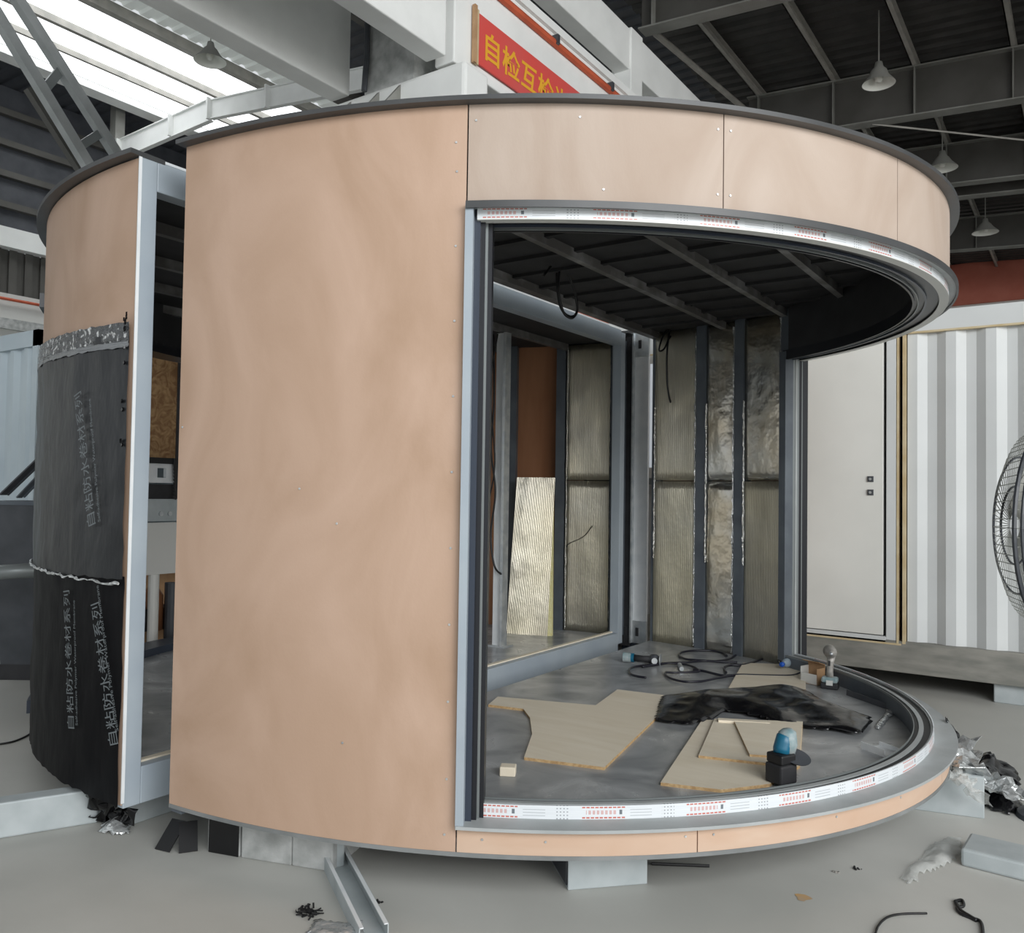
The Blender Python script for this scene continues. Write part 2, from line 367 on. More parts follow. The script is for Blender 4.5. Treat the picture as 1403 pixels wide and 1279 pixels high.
# thin tie rod and bracing pipe under the roof
MB().tube([PY(1195, 170, 9), PY(1403, 192, 10.2)], .014, 6).build('tie_rod', M['purl'], ceil)
MB().tube([PZ(898, 46, 7.95), PZ(1023, 152, 7.95)], .045, 8).build('conduit', M['purl'], ceil)
# ---- roof of the left-hand bay, with its skylight band
ceil2 = struct('ceiling', (-8, 0, 9))
mbs = MB()
def ribbed(x0, x1, y0, y1, z, pitch, m, name):
    b = MB(); x = x0
    Y = y0
    while Y < y1:
        for (a, c, h0, h1) in ((Y, Y+pitch*.5, 0, 0), (Y+pitch*.5, Y+pitch*.62, 0, .04), (Y+pitch*.62, Y+pitch*.88, .04, .04), (Y+pitch*.88, Y+pitch, .04, 0)):
            b.add([(x0,a,z+h0),(x1,a,z+h0),(x1,c,z+h1),(x0,c,z+h1)], [(0,1,2,3)])
        Y += pitch
    return b.build(name, m, ceil2)
ribbed(-8.85, -1.9, -12, 23, 9.3, .3, M['roofl'], 'roof_sheet')
ribbed(-9.55, -8.85, -12, 23, 9.3, .3, M['skyt'], 'translucent_sheet')
ribbed(-24, -12.45, -12, 23, 9.3, .3, M['roofl'], 'roof_sheet')
MB().box((-12.45, -12, 9.3), (-9.65, 23, 9.34)).build('skylight_sheet', M['sky'], ceil2)
for X, w, h, m in ((-9.6, .14, .2, 'purl'), (-10.75, .09, .14, 'purl'), (-11.6, .06, .12, 'purl'), (-12.6, .34, .16, 'conc'), (-8.65, .4, .2, 'raft'), (-6.4, .12, .2, 'raft'), (-4.6, .1, .2, 'raft'),
                   (-14.2, .1, .2, 'raft'), (-16, .1, .2, 'raft'), (-18, .1, .2, 'raft'), (-20.5, .1, .2, 'raft')):
    MB().box((X-w/2, -12, 9.3-h), (X+w/2, 23, 9.28)).build('purlin', M[m], ceil2)
# light steel cross beam under the left roof
def ibeam(p, q, h, w, m, name, parent, t=.02):
    p, q = Vector(p), Vector(q); up = Vector((0,0,1))
    b = MB().bar(p, q, .02, h).bar(p-up*h/2, q-up*h/2, w, t).bar(p+up*h/2, q+up*h/2, w, t)
    return b.build(name, m, parent)
q_ = [PY(x, y, 5.0) for x, y in ((160, 208), (290, 150.5), (440, 120))]; q_[2] = q_[1]+(q_[2]-q_[1])*1.6
cb = ibeam(q_[0], q_[1], .40, .10, M['conc'], 'cross_beam', ceil2); cb2 = ibeam(q_[1], q_[2], .34, .10, M['conc'], 'cross_beam', ceil2)
for f, a, b_, par in ((.05, 0, 1, cb), (.62, 0, 1, cb), (1.0, 0, 1, cb), (.35, 1, 2, cb2), (.7, 1, 2, cb2)):
    c = q_[a].lerp(q_[b_], f); MB().box((c.x-.02, 4.89, c.z-.2), (c.x+.02, 4.99, c.z+.2)).build('stiffener', M['conc'], par)
a_ = q_[0]
MB().box((a_.x-.1, 4.9, a_.z-.2), (a_.x+.1, 5.1, 9.3)).build('hanger', M['raftf'], cb)
for X in (-20, ):
    ibeam((-30, 9, 8.0), (a_.x-.3, 9, 8.4), .5, .24, M['raft'], 'cross_beam', ceil2)
    ibeam((-30, 14, 8.0), (-13, 14, 8.4), .5, .24, M['raft'], 'cross_beam', ceil2)
# sway bracing pair
br = thing('sway_brace', (-6, .3, 5), 'pair of grey steel tubes slanting down from the skylight roof, joined by short rungs', 'brace')
t1a, t1b = PX(6, 38, -6), PX(126, 236, -6); t2a, t2b = PX(24, 0, -6), PX(166, 222, -6)
ext = lambda a, b, k: b+(a-b)*k
foot = lambda a, b: b+(b-a)*(b.z/(a.z-b.z))
MB().bar(ext(t1a, t1b, 2.2), foot(t1a, t1b), .11, .11).build('tube', M['flange'], br)
MB().bar(ext(t2a, t2b, 1.9), foot(t2a, t2b), .11, .11).build('tube', M['flange'], br)
for f in (.42, .82):
    MB().bar(t1a.lerp(t1b, f), t2a.lerp(t2b, f-.02), .05, .09).build('rung', M['greyp'], br)
MB().bar(ext(t1a, t1b, 1.0)+Vector((-.5,.5,-.3)), foot(t1a, t1b)+Vector((-.5,.5,0)), .1, .1).build('tube', M['raft'], br)
# ---- concrete frame along the row of columns
def beam(name, a, b, label, m='conc', cat='beam', group=None):
    o = MB().box(a, b).build(name, M[m], bevel=.012); tag(o, label, cat, group); return o
beam('crane_beam', (-2.22, -9, 4.98), (-2.0, .70, 5.95), 'long grey concrete crane beam nearest the skylight, upper left')
beam('crane_beam', (-1.06, -9, 4.98), (-.86, .62, 5.95), 'white concrete crane beam whose end stops left of the red banner')
cbm = thing('crane_beam', (-.95, 2, 5), 'white concrete crane beam behind the red banner with a red rail on it', 'beam')
MB().box((-1.06, .72, 4.98), (-.86, 22, 5.90)).build('web', M['conc'], cbm, bevel=.012)
MB().box((-1.10, .72, 5.90), (-.83, 22, 5.98)).build('top_flange', M['conc'], cbm)
MB().tube([(-.84, .72, 5.79), (-.84, 22, 5.79)], .035, 8).build('red_rail', M['redpipe'], cbm)
for Y in (1.1, 2.2, 3.3, 4.4):
    MB().box((-.855, Y-.02, 5.77), (-.79, Y+.02, 5.86)).build('clamp', M['steeld'], cbm)
rb = thing('roof_beam', (-1.2, 4, 6.5), 'upper concrete beam right of the banner, carried by a square concrete post', 'beam')
MB().box((-1.30, -1.5, 6.50), (-1.10, 22, 6.98)).build('beam', M['conc'], rb, bevel=.012)
MB().box((-1.34, 4.28, 0), (-1.08, 4.58, 7.0)).build('post', M['conc'], rb, bevel=.01)
MB().box((-1.34, 11.28, 0), (-1.08, 11.58, 7.0)).build('post', M['conc'], rb, bevel=.01)
cl = thing('concrete_column', (-1.5, .75, 0), 'whitewashed concrete column head standing behind the round pod, left of the banner', 'column')
MB().box((-1.75, .60, 0), (-1.2, 1.05, 4.3)).build('shaft', M['conc'], cl, bevel=.02)
co = MB(); prof = [(-1.85, 4.05), (-1.1, 4.05), (-.70, 4.45), (-.70, 4.93), (-2.38, 4.93), (-2.38, 4.45)]
co.add([(x, .66, z) for x, z in prof]+[(x, .98, z) for x, z in prof], [tuple(range(6)), tuple(range(11, 5, -1))]+[(i, i+6, (i+1)%6+6, (i+1)%6) for i in range(6)])
co.build('corbel', M['conc'], cl, bevel=.03)
MB().box((-1.80, .68, 4.93), (-1.25, 1.0, 8.3)).build('upper_shaft', M['concg'], cl)
MB().tube([PY(504, -40, .64), PY(503, 70, .64), PY(499, 125, .64)], .025, 8).build('drain_pipe', M['steeld'], cl)
for X in (-1.62, -1.38, -1.95):
    g = MB(); g.add([(X-.012, .66, 4.9), (X-.012, .42, 4.62), (X-.012, .66, 4.5), (X+.012, .66, 4.9), (X+.012, .42, 4.62), (X+.012, .66, 4.5)], [(0,1,2),(5,4,3),(0,3,4,1),(1,4,5,2),(2,5,3,0)])
    g.build('bracket', M['raftf'], cl)
# ---- banner
bn = thing('banner', (-.84, 2, 5.1), 'red cloth banner with yellow Chinese slogan and gold edge strip, on the concrete beam', 'banner')
BX = -.845
MB().box((BX, 1.0, 5.075), (BX+.015, 6.5, 5.50)).build('cloth', M['banner'], bn)
MB().box((BX, .965, 5.06), (BX+.02, 1.0, 5.52)).build('gold_edge', M['yell'], bn)
MB().box((BX, .93, 5.06), (BX+.03, .965, 5.54)).build('brown_edge', M['card'], bn)
def text_mesh(txt, size, bold=0.0):
    cu = bpy.data.curves.new('t', 'FONT'); cu.body = txt; cu.size = size; cu.offset = bold; cu.resolution_u = 2
    o = bpy.data.objects.new('t', cu); COL.objects.link(o)
    dg = bpy.context.evaluated_depsgraph_get(); dg.update()
    me = bpy.data.meshes.new_from_object(o.evaluated_get(dg))
    vs = [v.co.copy() for v in me.vertices]; fs = [tuple(p.vertices) for p in me.polygons]
    bpy.data.objects.remove(o); bpy.data.curves.remove(cu); bpy.data.meshes.remove(me)
    return vs, fs
Yc = 1.055
for ch in '自检互检当好':
    vs, fs = text_mesh(ch, .262, .005)
    MB().add([(BX+.018, Yc+v.x*1.05, 5.175+v.y) for v in vs], fs).build('character', M['gold'], bn)
    Yc += .283
# ---- walls
wb = struct('wall_back', (3, 22.2, 0))
MB().box((-14, 22.0, 0), (20, 22.3, 6.95)).build('wall_sheet', M['white'], wb)
MB().box((-14, 21.9, 6.95), (20, 22.2, 8.1)).build('red_band', M['rust'], wb)
MB().box((-14, 22.0, 8.1), (20, 22.3, 9.4)).build('upper_sheet', M['roof'], wb)
wl = struct('wall_left', (-14, 4, 0))
MB().box((-14.3, -6, 0), (-14.0, 23, 5.25)).build('wall_sheet', M['white'], wl)
MB().box((-14.3, -6, 5.25), (-14.12, 23, 6.12)).build('backing_sheet', M['raft'], wl)
MB().box((-14.1, -6, 6.12), (-13.85, 23, 6.5)).build('concrete_beam', M['conc'], wl)
for Y in [(-6+.3*i) for i in range(96)]:
    pass
b = MB(); Y = -6
while Y < 23:
    b.add([(-14.1,Y,5.25),(-14.1,Y+.15,5.25),(-14.1,Y+.15,6.12),(-14.1,Y,6.12)], [(3,2,1,0)]); b.add([(-14.05,Y+.15,5.25),(-14.05,Y+.3,5.25),(-14.05,Y+.3,6.12),(-14.05,Y+.15,6.12)], [(3,2,1,0)]); Y += .3
b.build('corrugated_sheet', M['raft'], wl)
MB().box((-14.3, -6, 6.5), (-14.1, 23, 9.3)).build('upper_sheet', M['roofl'], wl)
for zz in (6.9, 7.5, 8.1, 8.7): MB().box((-14.1, -6, zz), (-13.95, 23, zz+.12)).build('girt', M['raft'], wl)
MB().box((-14.0, 2.0, 4.55), (-13.9, 6.5, 4.75)).build('window_ledge', M['concg'], wl)
MB().tube([(-13.9, -6, 5.12), (-13.9, 23, 5.12)], .03, 6).build('red_pipe', M['redpipe'], wl)
# ================================================================ CONTAINERS
def corr(mb, x0, x1, y, z0, z1, pitch=.2775, depth=.036, back=1):
    x = x0; pts = []
    while x < x1:
        for dx, dy in ((0, 0), (.072, 0), (.140, depth), (.210, depth)):
            if x+dx <= x1: pts.append((x+dx, y+dy*back))
        x += pitch
    pts.append((x1, pts[-1][1]))
    n = len(pts); vs = [(p[0], p[1], z0) for p in pts]+[(p[0], p[1], z1) for p in pts]
    mb.add(vs, [(i, i+1, n+i+1, n+i) for i in range(n-1)]); return mb
ct = thing('shipping_container', (3, 3.5, .15), 'white shipping container with a flush door, behind the open round pod', 'container')
YC = 2.93
corr(MB(), 2.10, 6.6, YC+.02, .40, 2.885).build('corrugated_wall', M['cont'], ct)
corr(MB(), -2.6, .78, YC+.02, .40, 2.885).build('corrugated_wall', M['cont'], ct)
MB().box((-2.6, YC, 2.885), (6.6, YC+.12, 3.05)).build('top_rail', M['cont'], ct, bevel=.006)
MB().box((-2.6, YC-.004, 2.875), (6.6, YC+.04, 2.89)).build('rust_line', M['yell'], ct)
MB().box((-2.6, YC-.01, .15), (6.6, YC+.12, .40)).build('bottom_rail', M['contr'], ct, bevel=.006)
MB().box((-2.6, YC+.12, 3.0), (6.6, YC+2.4, 3.04)).build('roof', M['cont'], ct)
MB().box((-2.6, YC+2.3, .2), (6.6, YC+2.4, 3.0)).build('rear_wall', M['cont'], ct)
MB().box((-2.6, YC+.12, .2), (6.6, YC+2.3, .3)).build('underframe', M['contr'], ct)
MB().box((6.5, YC, .15), (6.62, YC+2.4, 3.0)).build('end_wall', M['cont'], ct)
MB().box((-2.62, YC, .15), (-2.5, YC+2.4, 3.0)).build('end_wall', M['cont'], ct)
fr = MB().box((.78, YC-.01, .40), (1.02, YC+.1, 2.885)).box((1.945, YC-.01, .40), (2.02, YC+.1, 2.885)).box((1.02, YC-.01, 2.845), (1.945, YC+.1, 2.885)).box((1.02, YC-.01, .37), (1.945, YC+.1, .425)).build('door_frame', M['cont'], ct, bevel=.004)
MB().box((2.025, YC-.014, .38), (2.040, YC+.06, 2.885)).box((2.068, YC-.014, .38), (2.092, YC+.06, 2.885)).build('tape_strip', M['yell'], ct)
MB().box((.95, YC-.012, .365), (2.06, YC+.02, .38)).build('tape_strip', M['yell'], ct)
MB().box((1.02, YC+.05, .42), (1.945, YC+.08, 2.85)).build('door_shadow_gap', M['blackm'], ct)
dr = MB().box((1.03, YC-.004, .432), (1.922, YC+.045, 2.838)).build('door', M['contd'], ct, bevel=.004)
for z in (1.59, 1.70):
    lk = MB(); c = Vector((1.825, YC-.006, z))
    lk.lathe([(0, -.012), (.030, -.012), (.034, 0)], c, (0, 1, 0), 4); lk.build('lock_plate', M['steeld'], dr)
    MB().lathe([(0, -.02), (.011, -.02), (.011, -.006)], c, (0, 1, 0), 10).build('lock_cylinder', M['galv'], dr)
# taped window leaning at the gap
tw = thing('window_sash', (-.05, 2.84, 1.7), 'white framed window sash edged with orange tape, seen in the gap between the pods', 'window')
MB().box((-.22, 2.84, 1.70), (.33, 2.90, 2.86)).build('sash', M['white'], tw)
MB().box((-.23, 2.83, 1.70), (-.20, 2.842, 2.86)).build('tape', M['yell'], tw)
MB().box((-.12, 2.835, 1.80), (.28, 2.842, 2.78)).build('pane', M['glassw'], tw)
MB().box((-.25, 2.82, 1.64), (.33, 2.91, 1.70)).build('sill', M['greyp'], tw)
for i, (px, py) in enumerate(((1388, 962), (1180, 925))):
    p = PZ(px, py, 0); X0 = p.x if i == 0 else -1.5
    o = MB().box((X0-.12, YC+.05, 0), (X0+.35, YC+.35, .15)).build('support_block', M['galvb'], bevel=.008)
    tag(o, ['grey block under the right end of the white container', 'grey block under the hidden left end of the white container'][i], 'block')
o = MB().box((4.9, YC+.3, 0), (5.3, YC+.6, .15)).build('support_block', M['galvb'], bevel=.008); tag(o, 'grey block under the far right corner of the white container', 'block')
lc = thing('shipping_container', (-8, 0, .15), 'pale blue corrugated container standing at the far left edge', 'container')
YL = -.3
corr(MB(), -13, -5.25, YL+.02, .4, 2.92).build('corrugated_wall', M['contb'], lc)
MB().box((-13, YL, 2.92), (-5.2, YL+.12, 3.08)).build('top_rail', M['contb'], lc)
MB().box((-13, YL, .15), (-5.2, YL+.12, .4)).build('bottom_rail', M['contb'], lc)
MB().box((-5.3, YL, .15), (-5.2, YL+.5, 3.08)).build('end_post', M['contb'], lc)
MB().box((-13, YL+.12, 3.0), (-5.25, YL+2.4, 3.05)).build('roof', M['contb'], lc)
MB().box((-13, YL+2.3, 0.0), (-5.25, YL+2.4, 3.0)).build('rear_wall', M['contb'], lc)
# ================================================================ POD 1 (right, near)
p1 = thing('pod_module', (1.2, 0, .2), 'near half of a round plywood cabin pod with a wide curved window opening', 'cabin pod')
p1['group'] = ''
del p1['group']
TH = 86.46
def ply(name_z0, th0, th1, z1, m, d=0, lab=None):
    return arc_obj(P1, 'plywood_panel', M[m], p1, th0, th1, -.012+d, d, name_z0, z1, smooth=True, label=lab)
ply(ZB, -TH, -59.12, ZT, 'ply', lab='tall brownish plywood panel left of the opening')
ply(OT+.01, -59.0, -37.6, ZT, 'plyb'); ply(OT+.01, -37.5, -15.8, ZT, 'plyb'); ply(OT+.01, -15.7, 6, ZT, 'plyb'); ply(OT+.01, 6.1, 30, ZT, 'plyb'); ply(OT+.01, 30.1, 57, ZT, 'plyb')
ply(ZB, 57.1, TH, ZT, 'ply')
ply(ZB, -59.0, -39.5, OB, 'plyl'); ply(ZB, -39.4, -3, OB, 'plyl'); ply(ZB, -2.9, 28, OB, 'plyl'); ply(ZB, 28.1, 57, OB, 'plyl')
arc_obj(P1, 'added_chassis_ring', M['steeld'], p1, -TH+4, TH-4, -.50, -.42, .06, .206, seg=60)  # added ring, blocks light from behind so the underside stays dark
MB().box((.5, -1.9, .06), (.6, 1.9, .206)).build('added_chassis_beam', M['steeld'], p1)  # added with the ring to darken the space under the pod
arc_obj(P1, 'base_rim', M['rimb'], p1, -TH, TH, -.12, .002, .224, ZB, smooth=True, seg=90)
arc_obj(P1, 'roof_rim', M['rim'], p1, -TH-.3, TH+.3, -.12, .045, ZT, ZT+.018, smooth=True, seg=90, label='dark metal rim round the roof')
MB().prism([(v.x, v.y) for v in plan_poly(P1, .02, .17)], ZT+.018, ZT+.026).build('roof_skin', M['rim'], p1)
# opening surround
arc_obj(P1, 'lower_flange', M['flange'], p1, -59.05, 57, -.07, .036, OB, OB+.012, smooth=True, seg=100)
arc_obj(P1, 'upper_flange', M['flange'], p1, -59.05, 57, -.012, .036, OT-.012, OT, smooth=True, seg=100)
arc_obj(P1, 'upper_flange_edge', M['rim'], p1, -59.05, 57, .030, .040, OT-.022, OT+.004, smooth=True, seg=100)
arc_obj(P1, 'side_flange', M['steelb'], p1, -59.1, -58.45, -.03, .028, OB+.0, OT, seg=2)
arc_obj(P1, 'printed_film', M['filmp'], p1, -58.2, 56, -.076, -.070, OB+.012, .394, uv=True, smooth=True, seg=110, label='white protective film with red and grey print on the sill')
arc_obj(P1, 'printed_film', M['filmp'], p1, -58.2, 56, -.010, -.004, 2.562, OT-.010, uv=True, smooth=True, seg=110, label='white protective film along the head of the opening')
arc_obj(P1, 'soffit_film', M['white'], p1, -58.2, 56, -.048, -.004, 2.558, 2.562, uv=False, smooth=True, seg=110)
# bottom track with ridges
arc_obj(P1, 'lower_track', M['rubber'], p1, -58.3, 56.3, -.160, -.076, ZB, .378, smooth=True, seg=100)
for d0, d1, zz, m in ((-.085, -.076, .388, 'flange'), (-.140, -.118, .384, 'flange'), (-.165, -.161, .386, 'greyp')):
    arc_obj(P1, 'track_ridge', M[m], p1, -58.3, 56.3, d0, d1, .372, zz, smooth=True, seg=100)
arc_obj(P1, 'upper_track', M['black'], p1, -58.3, 56.3, -.17, -.011, 2.570, OT+.02, smooth=True, seg=100)
for d0, d1, m in ((-.115, -.104, 'navy'), (-.148, -.142, 'greyp'), (-.172, -.162, 'black')):
    arc_obj(P1, 'track_ridge', M[m], p1, -58.3, 56.3, d0, d1, 2.560, 2.58, smooth=True, seg=100)
for d0, d1, a0, a1, m in ((-.19, -.02, -58.45, -57.95, 'navy'), (-.19, -.035, -57.95, -57.55, 'black'), (-.19, -.05, -57.55, -57.35, 'greyp'), (-.19, -.06, -57.35, -57.0, 'black')):
    arc_obj(P1, 'jamb_profile', M[m], p1, a0, a1, d0, d1, OB+.01, OT-.01, seg=1)
for d0, d1, a0, a1, m in ((-.05, .03, 55.5, 57.0, 'black'), (-.105, -.05, 55.5, 57.0, 'greyp'), (-.175, -.105, 55.5, 57.0, 'stud'), (-.085, -.070, 55.42, 55.5, 'flange'), (-.03, -.022, 55.42, 55.5, 'greyp')):
    arc_obj(P1, 'jamb_profile', M[m], p1, a0, a1, d0, d1, OB+.01, OT+.01, seg=1)
arc_obj(P1, 'track_inner_face', M['stud'], p1, -58.3, 56.3, -.164, -.158, ZF-.01, .372, smooth=True, seg=100)
# deck, ceiling, joists
MB().prism([(v.x, v.y) for v in plan_poly(P1, -.014, .17)], ZB-.02, ZF).build('floor_deck', M['deck'], p1)
MB().prism([(v.x, v.y) for v in plan_poly(P1, -.014, .17)], 2.955, 2.975).build('ceiling_sheet', M['ceil'], p1)
def chord(pl, X, d=-.1):
    c = (X-pl.N0)*pl.sgn/(pl.b+d); return (pl.a+d)*math.sqrt(max(0, 1-c*c))
for X in (.86, 1.42, 1.93, 2.35):
    h = chord(P1, X); MB().box((X-.022, -h, 2.90), (X+.022, h, 2.955)).build('joist', M['joist'], p1)
for Y in [-1.9+.32*i for i in range(13)]:
    xm = (P1.b-.1)*math.sqrt(max(0, 1-(Y/(P1.a-.1))**2))
    if xm > .4: MB().box((.2, Y-.02, 2.935), (xm, Y+.02, 2.956)).build('ceiling_rib', M['ceil'], p1)
# cut-plane frame of pod 1
hB = chord(P1, .17, -.012)
MB().box((.17, -hB, 2.90), (.235, hB, 2.985)).build('cut_frame_head', M['joist'], p1)
MB().box((.17, -hB, .205), (.235, hB, ZF-.003)).build('cut_frame_sill', M['stud'], p1)
MB().box((.172, -hB+.0, ZF), (.24, -hB+.09, 2.90)).build('cut_frame_post', M['stud'], p1)
MB().box((.172, hB-.07, ZF), (.25, hB+.0, 2.90)).build('cut_frame_post', M['stud'], p1)
# studs and insulation of the far wall, and the same behind the near wall
def foil_panel(pl, par, th0, th1, z0, z1, m, d=-.085, name='insulation_panel', rag=.012, ext=0):
    n, k = 10, 18; mb = MB(); uv = []; rr = random.random()*9
    for j in range(k+1):
        for i in range(n+1):
            u, v = i/n, j/k; t = th0+(th1-th0)*u; z = z0+(z1-z0)*v
            pil = math.sin(math.pi*u)**.4*math.sin(math.pi*v)**.3
            q = mnoise.noise(Vector((u*2+rr, v*3, rr)))*.008+mnoise.noise(Vector((u*8+rr, v*12, rr)))*(.003 if m == 'foils' else .0008)
            p = pl.p(t, d-.012*pil-q, z)
            if i in (0, n): p.z += 0; 
            mb.v.append(p); uv.append((u*.55+rr, v*(z1-z0)))
    for j in range(k):
        for i in range(n):
            a = j*(n+1)+i; mb.f.append((a, a+1, a+n+2, a+n+1))
    mb.uv = uv
    o = mb.build(name, M[m], par, smooth=True); 
    md = o.modifiers.new('s', 'SOLIDIFY'); md.thickness = .02; md.offset = 0
    return o
def foil_edge(pl, par, th, z0, z1, d=-.10, w=.35):
    mb = MB(); n = 60
    for i in range(n+1):
        z = z0+(z1-z0)*i/n; a = mnoise.noise(Vector((th, z*9, 1)))
        ww = w*(.25+.55*abs(a)+.2*random.random())
        mb.v += [pl.p(th-ww/2, d-.01*random.random(), z), pl.p(th, d-.012-.016*random.random(), z), pl.p(th+ww/2, d-.01*random.random(), z)]
    mb.f = [(3*i+k, 3*i+k+1, 3*i+k+4, 3*i+k+3) for i in range(n) for k in (0, 1)]
    o = mb.build('foil_tape', M['foilb'], par)
    return o
ths = lambda x, pl=P1: pl.th_of(x, 660, -.09)[0]
sx = [(897, 877), (968, 955), (1020, 1008), (1085, 1073)]
ZJ = 1.66
st = []
for a, c in sx:
    ta, tb = ths(a), ths(c); st.append((ta, tb))
for i, (ta, tb) in enumerate(st):
    if i: arc_obj(P1, 'stud', M['stud'], p1, ta, tb, -.112, -.012, ZF, 2.955, seg=2)
bays = [(st[1][1], st[0][0]), (st[2][1], st[1][0]), (st[3][1], st[2][0])]
fm = [('foilr', 'foilr'), ('foils', 'foils'), ('foilr', 'foils')]
for (a, c), (lo, hi) in zip(bays, fm):
    foil_panel(P1, p1, a, c, ZF, ZJ, lo); foil_panel(P1, p1, a, c, ZJ+.01, 2.95, hi)
    foil_edge(P1, p1, a+.2, .3, 2.9); foil_edge(P1, p1, c-.15, 1.0, 2.3)
for a, c in ((-TH+2.2, -77), (-75.5, -68.5), (-67, -59.6)):
    foil_panel(P1, p1, a, c, ZF, ZJ, 'foilr'); foil_panel(P1, p1, a, c, ZJ+.01, 2.95, 'foilr')
for t in (-76.3, -67.8): arc_obj(P1, 'stud', M['stud'], p1, t-.6, t+.6, -.112, -.012, ZF, 2.955, seg=2)
arc_obj(P1, 'window_header', M['ceil'], p1, -57, 55, -.17, -.15, OT+.02, 2.95, smooth=True, seg=60)
# hanging cables of pod 1
def cable(par, pts, r=.008, name='cable', m='wire', n=40):
    # smooth Catmull-Rom through the points
    P = [Vector(p) for p in pts]; P = [P[0]]+P+[P[-1]]; out = []
    for i in range(1, len(P)-2):
        for k in range(8):
            t = k/8; a, b, c, d = P[i-1], P[i], P[i+1], P[i+2]
            out.append(.5*((2*b)+(c-a)*t+(2*a-5*b+4*c-d)*t*t+(3*b-a-3*c+d)*t**3))
    out.append(P[-2]); o = MB().tube(out, r, 6).build(name, M[m], par, smooth=True); return o
def pc(l, Xc): return [PX(x, y, Xc) for x, y in l]
cable(p1, pc([(765, 318), (763, 350), (764, 400), (770, 425), (782, 434), (790, 428), (790, 410), (782, 385), (766, 345)], .55))
cable(p1, pc([(770, 320), (768, 360), (765, 395), (772, 428), (784, 436), (791, 425), (788, 405)], .58))
cable(p1, pc([(764, 350), (755, 365), (745, 378)], .56))
cable(p1, pc([(948, 335), (946, 350), (950, 365), (948, 420)], .9), .008)
cable(p1, pc([(921, 428), (918, 450), (914, 480), (914, 520), (917, 545), (922, 559)], .36))
cable(p1, pc([(918, 448), (908, 462), (903, 480), (910, 478), (918, 462), (925, 462), (925, 480)], .35))
cable(p1, pc([(1180, 345), (1186, 380), (1186, 420)], 1.9))
# screws
sc_ = MB()
for th, zz in [(-58.4, ZT-.06), (-38.1, ZT-.06), (-36.9, ZT-.06), (-38.1, OT+.07), (-36.9, OT+.07), (-50, ZT-.05), (-48, OT+.06), (-57, .29), (-52, .29), (-40.5, .30), (-38, .30), (-60, 2.85), (-60, .3), (-25, .30), (-15, .30)]+[(-59.9, .5+.28*i) for i in range(9)]+[(-73, 1.55), (-69.5, 1.42), (-68.6, .6), (-86, 1.8)]:
    c = P1.p(th, .001, zz); t = math.radians(th); nrm = Vector((math.cos(t)/P1.b, math.sin(t)/P1.a, 0)).normalized()
    sc_.lathe([(0, .002), (.004, .002), (.005, 0)], c, nrm, 8)
sc_.build('screw_heads', M['galv'], p1, kind='stuff')
# ================================================================ POD 2 (left, behind)
p2 = thing('pod_module', (-1.2, 0, .17), 'far half of the pod, wrapped in black waterproofing, with a blue-grey steel frame', 'cabin pod')
XC = -.08
# wall of pod 2 near side; short straight stretch then ellipse
def wall2(name, m, th0, th1, d0, d1, z0, z1, lab=None):
    o = arc_obj(P2, name, M[m], p2, th0, th1, d0, d1, z0, z1, smooth=True, label=lab)
    return o
TH2 = 92.5
wall2('plywood_panel', 'ply', -TH2, -59, -.012, 0, .19, ZT-.01)
wall2('plywood_panel', 'ply', 59, 82, -.012, 0, .19, ZT-.01)
wall2('shaded_ply_end', 'blackm', 82, TH2, -.012, 0, .19, ZT-.01)  # end of the plywood wall, coloured black to stand for its shade
for a, c in ((-59, -20), (-20, 20), (20, 59)):
    wall2('plywood_panel', 'plyb', a, c, -.012, 0, 2.64, ZT-.01); wall2('plywood_panel', 'plyl', a, c, -.012, 0, .17, .30)
arc_obj(P2, 'roof_rim', M['rim'], p2, -TH2-.3, TH2+.3, -.12, .05, ZT-.005, ZT+.016, smooth=True, seg=90, label='dark metal rim round the roof')
MB().prism([(v.x, v.y) for v in plan_poly(P2, .02, -.2)], ZT+.016, ZT+.024).build('roof_skin', M['rim'], p2)
arc_obj(P2, 'lower_track', M['navy'], p2, -58, 58, -.19, .03, .27, .34, smooth=True, seg=60)
arc_obj(P2, 'upper_track', M['black'], p2, -58, 58, -.19, .03, 2.56, 2.64, smooth=True, seg=60)
arc_obj(P2, 'added_chassis_ring', M['steeld'], p2, -84, 84, -.50, -.42, .04, .19, seg=60)  # ring and beam added to keep light out from under this pod
MB().box((-.45, -1.95, .04), (-.36, 1.95, .19)).build('added_chassis_beam', M['steeld'], p2)
# membrane
def membrane(th0, th1, d, zb, zt, name, m, amp=.01, zs=0.0):
    n, k = 44, 40; mb = MB(); rr = zt*3.1
    for j in range(k+1):
        for i in range(n+1):
            u, v = i/n, j/k; t = th0+(th1-th0)*u; z = zb+(zt-zb)*v+zs*(u-.5)
            q = amp*(mnoise.noise(Vector((u*5+rr, v*3, rr)))+.5*mnoise.noise(Vector((u*16, v*7, rr+4))))
            mb.v.append(P2.p(t, d+abs(q), z + (mnoise.noise(Vector((u*30, 3, rr)))*.01 if j in (0, k) else 0)))
    for j in range(k):
        for i in range(n):
            a = j*(n+1)+i; mb.f.append((a, a+1, a+n+2, a+n+1))
    o = mb.build(name, M[m], p2, smooth=True); fan_normals(o); return o
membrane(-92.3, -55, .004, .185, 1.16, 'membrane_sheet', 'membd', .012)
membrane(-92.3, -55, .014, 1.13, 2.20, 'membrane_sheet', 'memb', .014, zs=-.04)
membrane(-92.3, -55, .018, 2.17, 2.275, 'membrane_band', 'membs', .008, zs=.03)
membrane(-92.3, -55, .022, 2.165, 2.19, 'membrane_strip', 'membg', .004, zs=.03)
mb = MB(); 
pts = [P2.p(-92+.6*i, .024+.006*random.random(), 1.13+.012*(random.random()-.5)) for i in range(58)]
